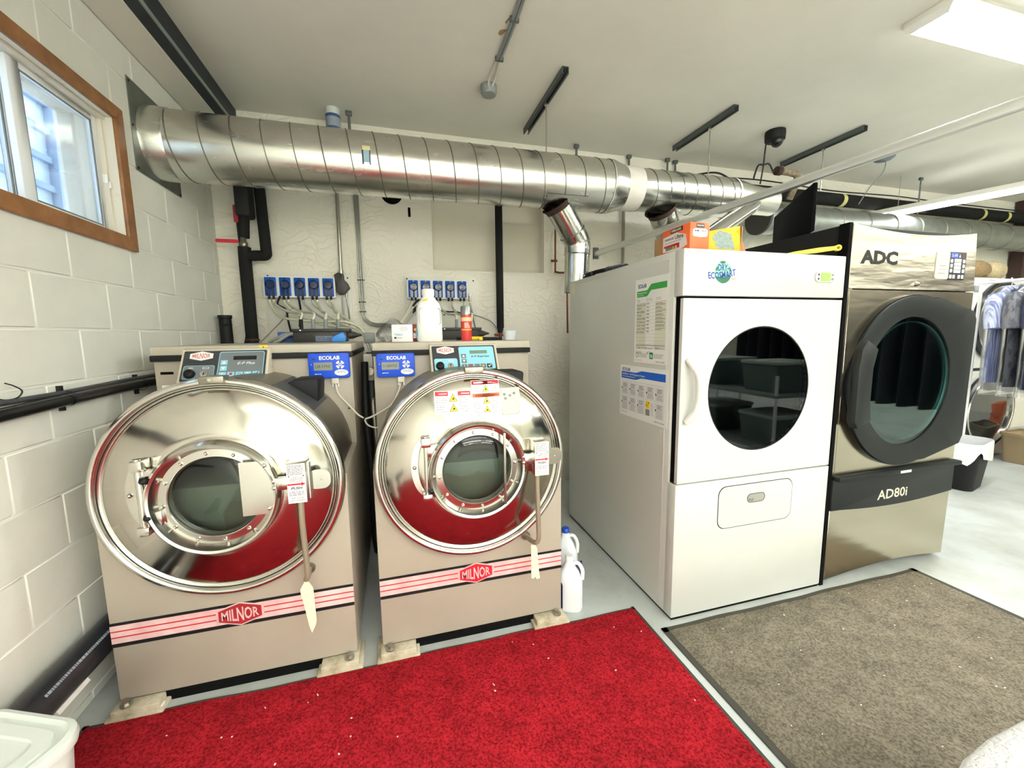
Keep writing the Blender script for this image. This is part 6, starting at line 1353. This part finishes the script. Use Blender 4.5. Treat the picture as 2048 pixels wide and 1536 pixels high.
# clothes rail along the viewing direction with shirts in plastic
rk = thing('clothes_rack', (5.40, 1.9, 0), 'white garment rail with shirts at the right edge', 'clothes rack')
RX, RZ = 5.40, 1.82
G().cyl((RX, 0.9, RZ), (RX, 2.62, RZ), 0.014, n=14).build('rail', WHITEP, rk)
for y in (0.92, 2.60):
    G().cyl((RX, y, 0.05), (RX, y, RZ), 0.013, n=12).build('upright', WHITEP, rk); G().cyl((RX - 0.25, y, 0.05), (RX + 0.25, y, 0.05), 0.013, n=12).build('foot_bar', WHITEP, rk)
    for s in (-1, 1): G().ball((RX + s * 0.24, y, 0.022), 0.022, 0.014, 0.021, n=12, m=8).build('caster', BLACK, rk)
def shirt(y, cols, label, seed, lng=0.92, stripe=False, film=True):
    m = M('shirt_%d' % seed, cols[0], rough=0.85, c2=cols[1], scale=14 if not stripe else 9, lo=0.46, hi=0.54, stretch=(9, 1, 0.2) if stripe else (2, 2, 0.7))
    rg = random.Random(seed); tl = rg.uniform(-0.03, 0.03)
    h = thing('clothes_hanger', (RX, y, RZ - 0.10), 'white hanger holding the ' + label, 'hanger', 'hangers on the garment rail')
    G().tube([(RX - 0.012, y, RZ + 0.016), (RX, y, RZ + 0.026), (RX + 0.014, y, RZ + 0.010), (RX + 0.006, y, RZ - 0.02), (RX, y, RZ - 0.05)], 0.0035, n=6).build('hook', STEELB, h)
    G().tube([(RX - 0.20, y, RZ - 0.15), (RX - 0.10, y, RZ - 0.085), (RX, y, RZ - 0.05), (RX + 0.10, y, RZ - 0.085), (RX + 0.20, y, RZ - 0.15)], 0.008, n=8).build('shoulders', WHITEP, h)
    t = thing('shirt', (RX, y, RZ - lng), label, 'shirt', 'shirts on the garment rail')
    zs = [0.055, 0.075, 0.10, 0.13, 0.18, 0.25, 0.36, 0.50, 0.65, 0.80, lng]; ws = [0.06, 0.085, 0.14, 0.195, 0.22, 0.215, 0.20, 0.195, 0.20, 0.205, 0.21]; ds = [0.02, 0.03, 0.035, 0.04, 0.045, 0.05, 0.05, 0.048, 0.045, 0.042, 0.04]
    V = []; n = 28
    for z, w, d in zip(zs, ws, ds):
        for i in range(n):
            a = 2 * PI * i / n; wr = 1 + 0.10 * math.sin(5 * a + seed) * min(1, z * 2) + 0.06 * math.sin(9 * a + seed * 2 + z * 6)
            V.append((RX + w * math.cos(a) + tl * z, y + d * wr * math.sin(a), RZ - z))
    g = G().add(V, [(j * n + i, (j + 1) * n + i, (j + 1) * n + (i + 1) % n, j * n + (i + 1) % n) for j in range(len(zs) - 1) for i in range(n)] + [list(range(n)), [(len(zs) - 1) * n + i for i in range(n)][::-1]])
    g.build('body', m, t, smooth=60)
    for s in (-1, 1):
        G().tube([(RX + s * 0.17, y, RZ - 0.145), (RX + s * 0.225, y - 0.01, RZ - 0.24), (RX + s * 0.245, y - 0.02, RZ - 0.36), (RX + s * 0.25, y - 0.03, RZ - 0.43)], lambda u: 0.062 - 0.006 * u, n=14).build('sleeve', m, t, smooth=60)
    G().lathe((RX, y, RZ - 0.085), (0, -0.15, 1), [(0.062, 0), (0.066, 0.012), (0.056, 0.034), (0.05, 0.03)], n=18).build('collar', m, t)
    if film:
        V = []
        for j, z in enumerate([0.04, 0.10, 0.16, 0.4, 0.7, 0.95, 1.03]):
            w = [0.03, 0.15, 0.255, 0.285, 0.275, 0.265, 0.26][j]
            for i in range(n):
                a = 2 * PI * i / n; V.append((RX + w * math.cos(a), y + (0.053 + 0.006 * math.sin(7 * a + j * 1.7 + seed)) * math.sin(a), RZ - z))
        G().add(V, [(j * n + i, (j + 1) * n + i, (j + 1) * n + (i + 1) % n, j * n + (i + 1) % n) for j in range(6) for i in range(n)]).build('plastic_cover', FILM, t, smooth=40)
shirt(2.40, ((206, 212, 236), (122, 130, 178)), 'pale blue and white striped shirt, leftmost on the rail', 1, stripe=True)
shirt(2.285, ((120, 120, 126), (84, 86, 98)), 'grey shirt in plastic next to the striped one', 2, 0.95)
shirt(2.17, ((60, 64, 92), (36, 40, 62)), 'navy shirt in plastic, third from the left on the rail', 3, 0.96)
shirt(2.055, ((78, 70, 82), (52, 46, 58)), 'dark plum-grey shirt in plastic, fourth from the left', 4, 0.97)
shirt(1.94, ((60, 48, 54), (38, 30, 36)), 'very dark brown shirt in plastic at the picture edge', 5, 0.97)
# waste bin with white liner
bn = thing('waste_bin', (4.80, 2.32, 0), 'black waste bin with a white liner folded over its rim', 'bin')
g = G(); fbn = Fr((4.80, 2.32, 0), (math.cos(0.25), math.sin(0.25), 0), (-math.sin(0.25), math.cos(0.25), 0))
lo = rrect(-0.17, 0.17, -0.13, 0.13, 0.06, 6); up = rrect(-0.215, 0.215, -0.165, 0.165, 0.07, 6); n = len(lo)
V = [fbn.p(a, b, 0.002) for a, b in lo] + [fbn.p(a, b, 0.40) for a, b in up]
g.add(V, [(i, (i + 1) % n, (i + 1) % n + n, i + n) for i in range(n)] + [list(range(n))[::-1]])
g.build('body', BLACK, bn, smooth=50)
rg = random.Random(9); V = []; ring0 = []
for lv in range(4):
    for i, (a, b) in enumerate(up):
        sc = (0.93, 1.0, 1.03, 1.05)[lv]; drop = 0.05 + 0.10 * (0.5 + 0.5 * math.sin(i * 0.9 + 1.0)) * (1 if i % 7 else 1.3)
        zz = (0.30, 0.425, 0.41, 0.41 - drop)[lv]; V.append(fbn.p(a * sc * (1 + 0.015 * rg.random()), b * sc, zz))
g = G().add(V, [(l * n + i, l * n + (i + 1) % n, (l + 1) * n + (i + 1) % n, (l + 1) * n + i) for l in range(3) for i in range(n)]); g.build('liner', BAGP, bn, smooth=60)
bs = thing('wicker_basket', (6.28, 2.50, 0), 'tan lattice basket on the floor behind the waste bin', 'basket')
lo = rrect(-0.2, 0.2, -0.15, 0.15, 0.05, 5); n = len(lo); fb_ = Fr((6.28, 2.50, 0), (1, 0, 0), (0, 1, 0)); TAN = M('tan_basket', (168, 148, 116), rough=0.8)
V = [fb_.p(a * 0.85, b * 0.85, 0.0) for a, b in lo] + [fb_.p(a, b, 0.29) for a, b in lo] + [fb_.p(a * 0.94, b * 0.94, 0.29) for a, b in lo] + [fb_.p(a * 0.8, b * 0.8, 0.02) for a, b in lo]
G().add(V, [(k * n + i, k * n + (i + 1) % n, (k + 1) * n + (i + 1) % n, (k + 1) * n + i) for k in range(3) for i in range(n)] + [list(range(n))[::-1]]).build('basket', TAN, bs)
V = [fb_.p(a * 1.06, b * 1.06, 0.285) for a, b in lo] + [fb_.p(a * 1.06, b * 1.06, 0.315) for a, b in lo] + [fb_.p(a * 0.95, b * 0.95, 0.315) for a, b in lo]
G().add(V, [(k * n + i, k * n + (i + 1) % n, (k + 1) * n + (i + 1) % n, (k + 1) * n + i) for k in range(2) for i in range(n)]).build('rim', TAN, bs)
for k in range(5):
    f = FRONT(2.36); G().fbox(f, 6.14 + k * 0.06, 6.16 + k * 0.06, 0.06, 0.24, -0.016, 0.004).build('slat', M('tan_dark', (120, 100, 74), rough=0.9), bs)
tag(G().box(6.62, 7.0, 2.36, 2.62, 0.36, 0.56).box(6.64, 6.98, 2.38, 2.60, 0.0, 0.36).build('orange_crate', M('orange_crate', (238, 104, 40), rough=0.5), bevel=0.01), 'bright orange crate at the right edge beyond the basket', 'crate')
# dark hatch with pale frame on the far wall
ht = thing('wall_hatch', (4.22, 3.49, 2.33), 'small dark grille in a pale frame on the wall behind the monitor', 'vent')
G().fbox(FRONT(3.5), 4.04, 4.44, 2.40, 2.62, 0, 0.012).build('frame', WHITEB, ht, bevel=0.003); G().fbox(FRONT(3.488), 4.14, 4.42, 2.42, 2.60, 0, 0.006).build('grille', BLACK, ht)

# ================================================================== foreground pieces
# white lidded tote, lower left
tt = thing('storage_tote', (-0.99, 1.0, 0), 'white plastic tote with a ridged lid at the lower left', 'tote')
ang = -0.42; ft_ = Fr((-1.03, 0.93, 0), (math.cos(ang), math.sin(ang), 0), (-math.sin(ang), math.cos(ang), 0))
TZ = 0.44; hx_, hy_ = 0.115, 0.30
ft_ = Fr((-0.985, 1.128, 0), (math.cos(ang), math.sin(ang), 0), (-math.sin(ang), math.cos(ang), 0)); hx_, hy_ = 0.160, 0.130
TOTE = M('tote_white', (214, 220, 214), rough=0.4); 
lo = rrect(-hx_ * 0.25, hx_ * 0.80, -hy_ * 0.8, hy_ * 0.8, 0.05, 7); mid = rrect(-hx_ * 0.90, hx_ * 0.96, -hy_ * 0.97, hy_ * 0.97, 0.06, 7); n = len(lo)
G().add([ft_.p(a, b, 0.011) for a, b in lo] + [ft_.p(a, b, TZ - 0.02) for a, b in mid], [(i, (i + 1) % n, (i + 1) % n + n, i + n) for i in range(n)] + [list(range(n))[::-1]]).build('body', TOTE, tt, smooth=50)
def lring(k, z): return [ft_.p(a, b, z) for a, b in rrect(-hx_ * k, hx_ * k, -hy_ * k, hy_ * k, 0.065 * k, 7)]
R_ = [lring(1.02, TZ - 0.03), lring(1.04, TZ - 0.012), lring(1.02, TZ), lring(0.94, TZ + 0.003), lring(0.91, TZ - 0.010), lring(0.80, TZ - 0.010), lring(0.79, TZ - 0.004), lring(0.58, TZ - 0.004), lring(0.57, TZ - 0.012)]
V = [p for r in R_ for p in r]
G().add(V, [(l * n + i, l * n + (i + 1) % n, (l + 1) * n + (i + 1) % n, (l + 1) * n + i) for l in range(len(R_) - 1) for i in range(n)] + [[(len(R_) - 1) * n + i for i in range(n)]]).build('lid', TOTE, tt, smooth=40)
# white towel over a cart corner, lower right
cart = thing('laundry_cart', (1.36, 0.15, 0), 'white laundry cart corner at the lower right', 'cart')
lo = rrect(1.00, 1.72, -0.12, 0.44, 0.08, 6); n = len(lo); cx_, cy_ = 1.36, 0.165
V = [Vector((cx_ + (a - cx_) * 0.9, cy_ + (b - cy_) * 0.9, 0.07)) for a, b in lo] + [Vector((a, b, 0.46)) for a, b in lo]
G().add(V, [(i, (i + 1) % n, (i + 1) % n + n, i + n) for i in range(n)] + [list(range(n))[::-1]]).build('tub', TOTE, cart, smooth=50)
for x in (1.2, 1.55):
    for y in (0.0, 0.3): G().cyl((x - 0.012, y, 0.041), (x + 0.012, y, 0.041), 0.03, n=14).build('caster', BLACK, cart)
tw = G(); V = []; n = 40; m_ = 14
for j in range(m_ + 1):
    t_ = j / m_
    for i in range(n):
        a = 2 * PI * i / n; sc = (1.06 if t_ < 0.3 else 1.06 * math.cos((t_ - 0.3) / 0.7 * PI / 2 * 0.97)); z = 0.44 + (t_ / 0.3 * 0.06 if t_ < 0.3 else 0.06 + 0.09 * math.sin((t_ - 0.3) / 0.7 * PI / 2))
        c, s = math.cos(a), math.sin(a); e = 0.5; px = 0.38 * sc * (abs(c) ** e) * (1 if c >= 0 else -1); py = 0.30 * sc * (abs(s) ** e) * (1 if s >= 0 else -1)
        nz_ = noise.noise(Vector((px * 6, py * 6, z * 6))) * 0.022; V.append((cx_ + px * (1 + nz_), cy_ + py * (1 + nz_), z + nz_))
tw.add(V, [(j * n + i, j * n + (i + 1) % n, (j + 1) * n + (i + 1) % n, (j + 1) * n + i) for j in range(m_) for i in range(n)] + [[m_ * n + i for i in range(n)]])
tag(tw.build('white_towel', TOWEL, smooth=80), 'fluffy white towel heaped on the cart at the lower right corner', 'towel')

# ================================================================== the rest of the laundry, behind and to the right of the viewer
gr = thing('garment_rack', (4.75, -0.2, 0), 'long garment rack of dark clothes standing right of the viewer', 'clothes rack')
GZ = 1.95
G().cyl((4.75, -1.6, GZ), (4.75, 0.95, GZ), 0.016, n=12).build('rail', GALVD, gr)
for y in (-1.58, 0.93):
    G().cyl((4.75, y, 0.03), (4.75, y, GZ), 0.016, n=12).build('upright', GALVD, gr); G().box(4.45, 5.05, y - 0.02, y + 0.02, 0.0, 0.03).build('foot_bar', GALVD, gr)
def long_coat(y, c, lb, k):
    t = thing('long_coat', (4.75, y, GZ - 1.25), lb, 'coat', 'dark coats right of the viewer'); m = M('coat_%d' % k, c, rough=0.8, var=0.3, scale=6)
    zs = [0.03, 0.06, 0.12, 0.2, 0.4, 0.8, 1.25]; ws = [0.03, 0.08, 0.19, 0.25, 0.26, 0.27, 0.29]; V = []; n = 20
    for z, w in zip(zs, ws):
        for i in range(n):
            a = 2 * PI * i / n; V.append((4.75 + w * math.cos(a), y + (0.055 + 0.012 * math.sin(4 * a + k + z)) * min(1, w * 6) * math.sin(a), GZ - 0.02 - z))
    G().add(V, [(j * n + i, (j + 1) * n + i, (j + 1) * n + (i + 1) % n, j * n + (i + 1) % n) for j in range(6) for i in range(n)] + [list(range(n)), [6 * n + i for i in range(n)][::-1]]).build('cloth', m, t, smooth=60)
    G().tube([(4.76, y, GZ + 0.018), (4.745, y, GZ + 0.02), (4.748, y, GZ - 0.02), (4.75, y, GZ - 0.06)], 0.004, n=6).build('hanger_hook', STEELB, t)
nm_ = ('first', 'second', 'third', 'fourth', 'fifth', 'sixth', 'seventh', 'eighth', 'ninth', 'tenth', 'eleventh', 'twelfth', 'thirteenth', 'fourteenth')
for k in range(14): long_coat(0.80 - k * 0.17, ((22, 26, 40), (30, 30, 34), (16, 18, 26), (40, 36, 44))[k % 4], '%s dark coat from the near end of the garment rack' % nm_[k], k)
sh = thing('tote_shelf', (3.55, -0.35, 0), 'low steel shelf with grey totes right of the viewer', 'shelf')
for z in (0.30, 0.80): G().box(3.2, 3.9, -1.1, 0.35, z, z + 0.025).build('board', GREYM, sh)
for x in (3.21, 3.87):
    for y in (-1.09, 0.32): G().box(x, x + 0.02, y, y + 0.02, 0, 1.0).build('post', WHITEP, sh)
for k, (y, z) in enumerate(((-0.92, 0.825), (-0.20, 0.825), (-0.92, 0.325), (-0.20, 0.325))):
    t = thing('grey_tote', (3.55, y + 0.28, z), ('far grey-green tote on the upper board', 'near grey-green tote on the upper board', 'far grey-green tote on the lower board', 'near grey-green tote on the lower board')[k] + ' of the shelf', 'tote', 'totes on the shelf')
    TM = M('tote_green', (86, 104, 98), rough=0.5); f = Fr((3.55, y + 0.26, z), (1, 0, 0), (0, 1, 0)); lo = rrect(-0.25, 0.25, -0.22, 0.22, 0.04, 4); n = len(lo)
    G().add([f.p(a * 0.9, b * 0.9, 0.001) for a, b in lo] + [f.p(a, b, 0.26) for a, b in lo], [(i, (i + 1) % n, (i + 1) % n + n, i + n) for i in range(n)] + [list(range(n))[::-1]]).build('body', TM, t)
    G().prism(f, [(a * 1.04, b * 1.04) for a, b in lo], 0.26, 0.29).build('lid', M('tote_lid', (170, 184, 176), rough=0.5), t, bevel=0.006)
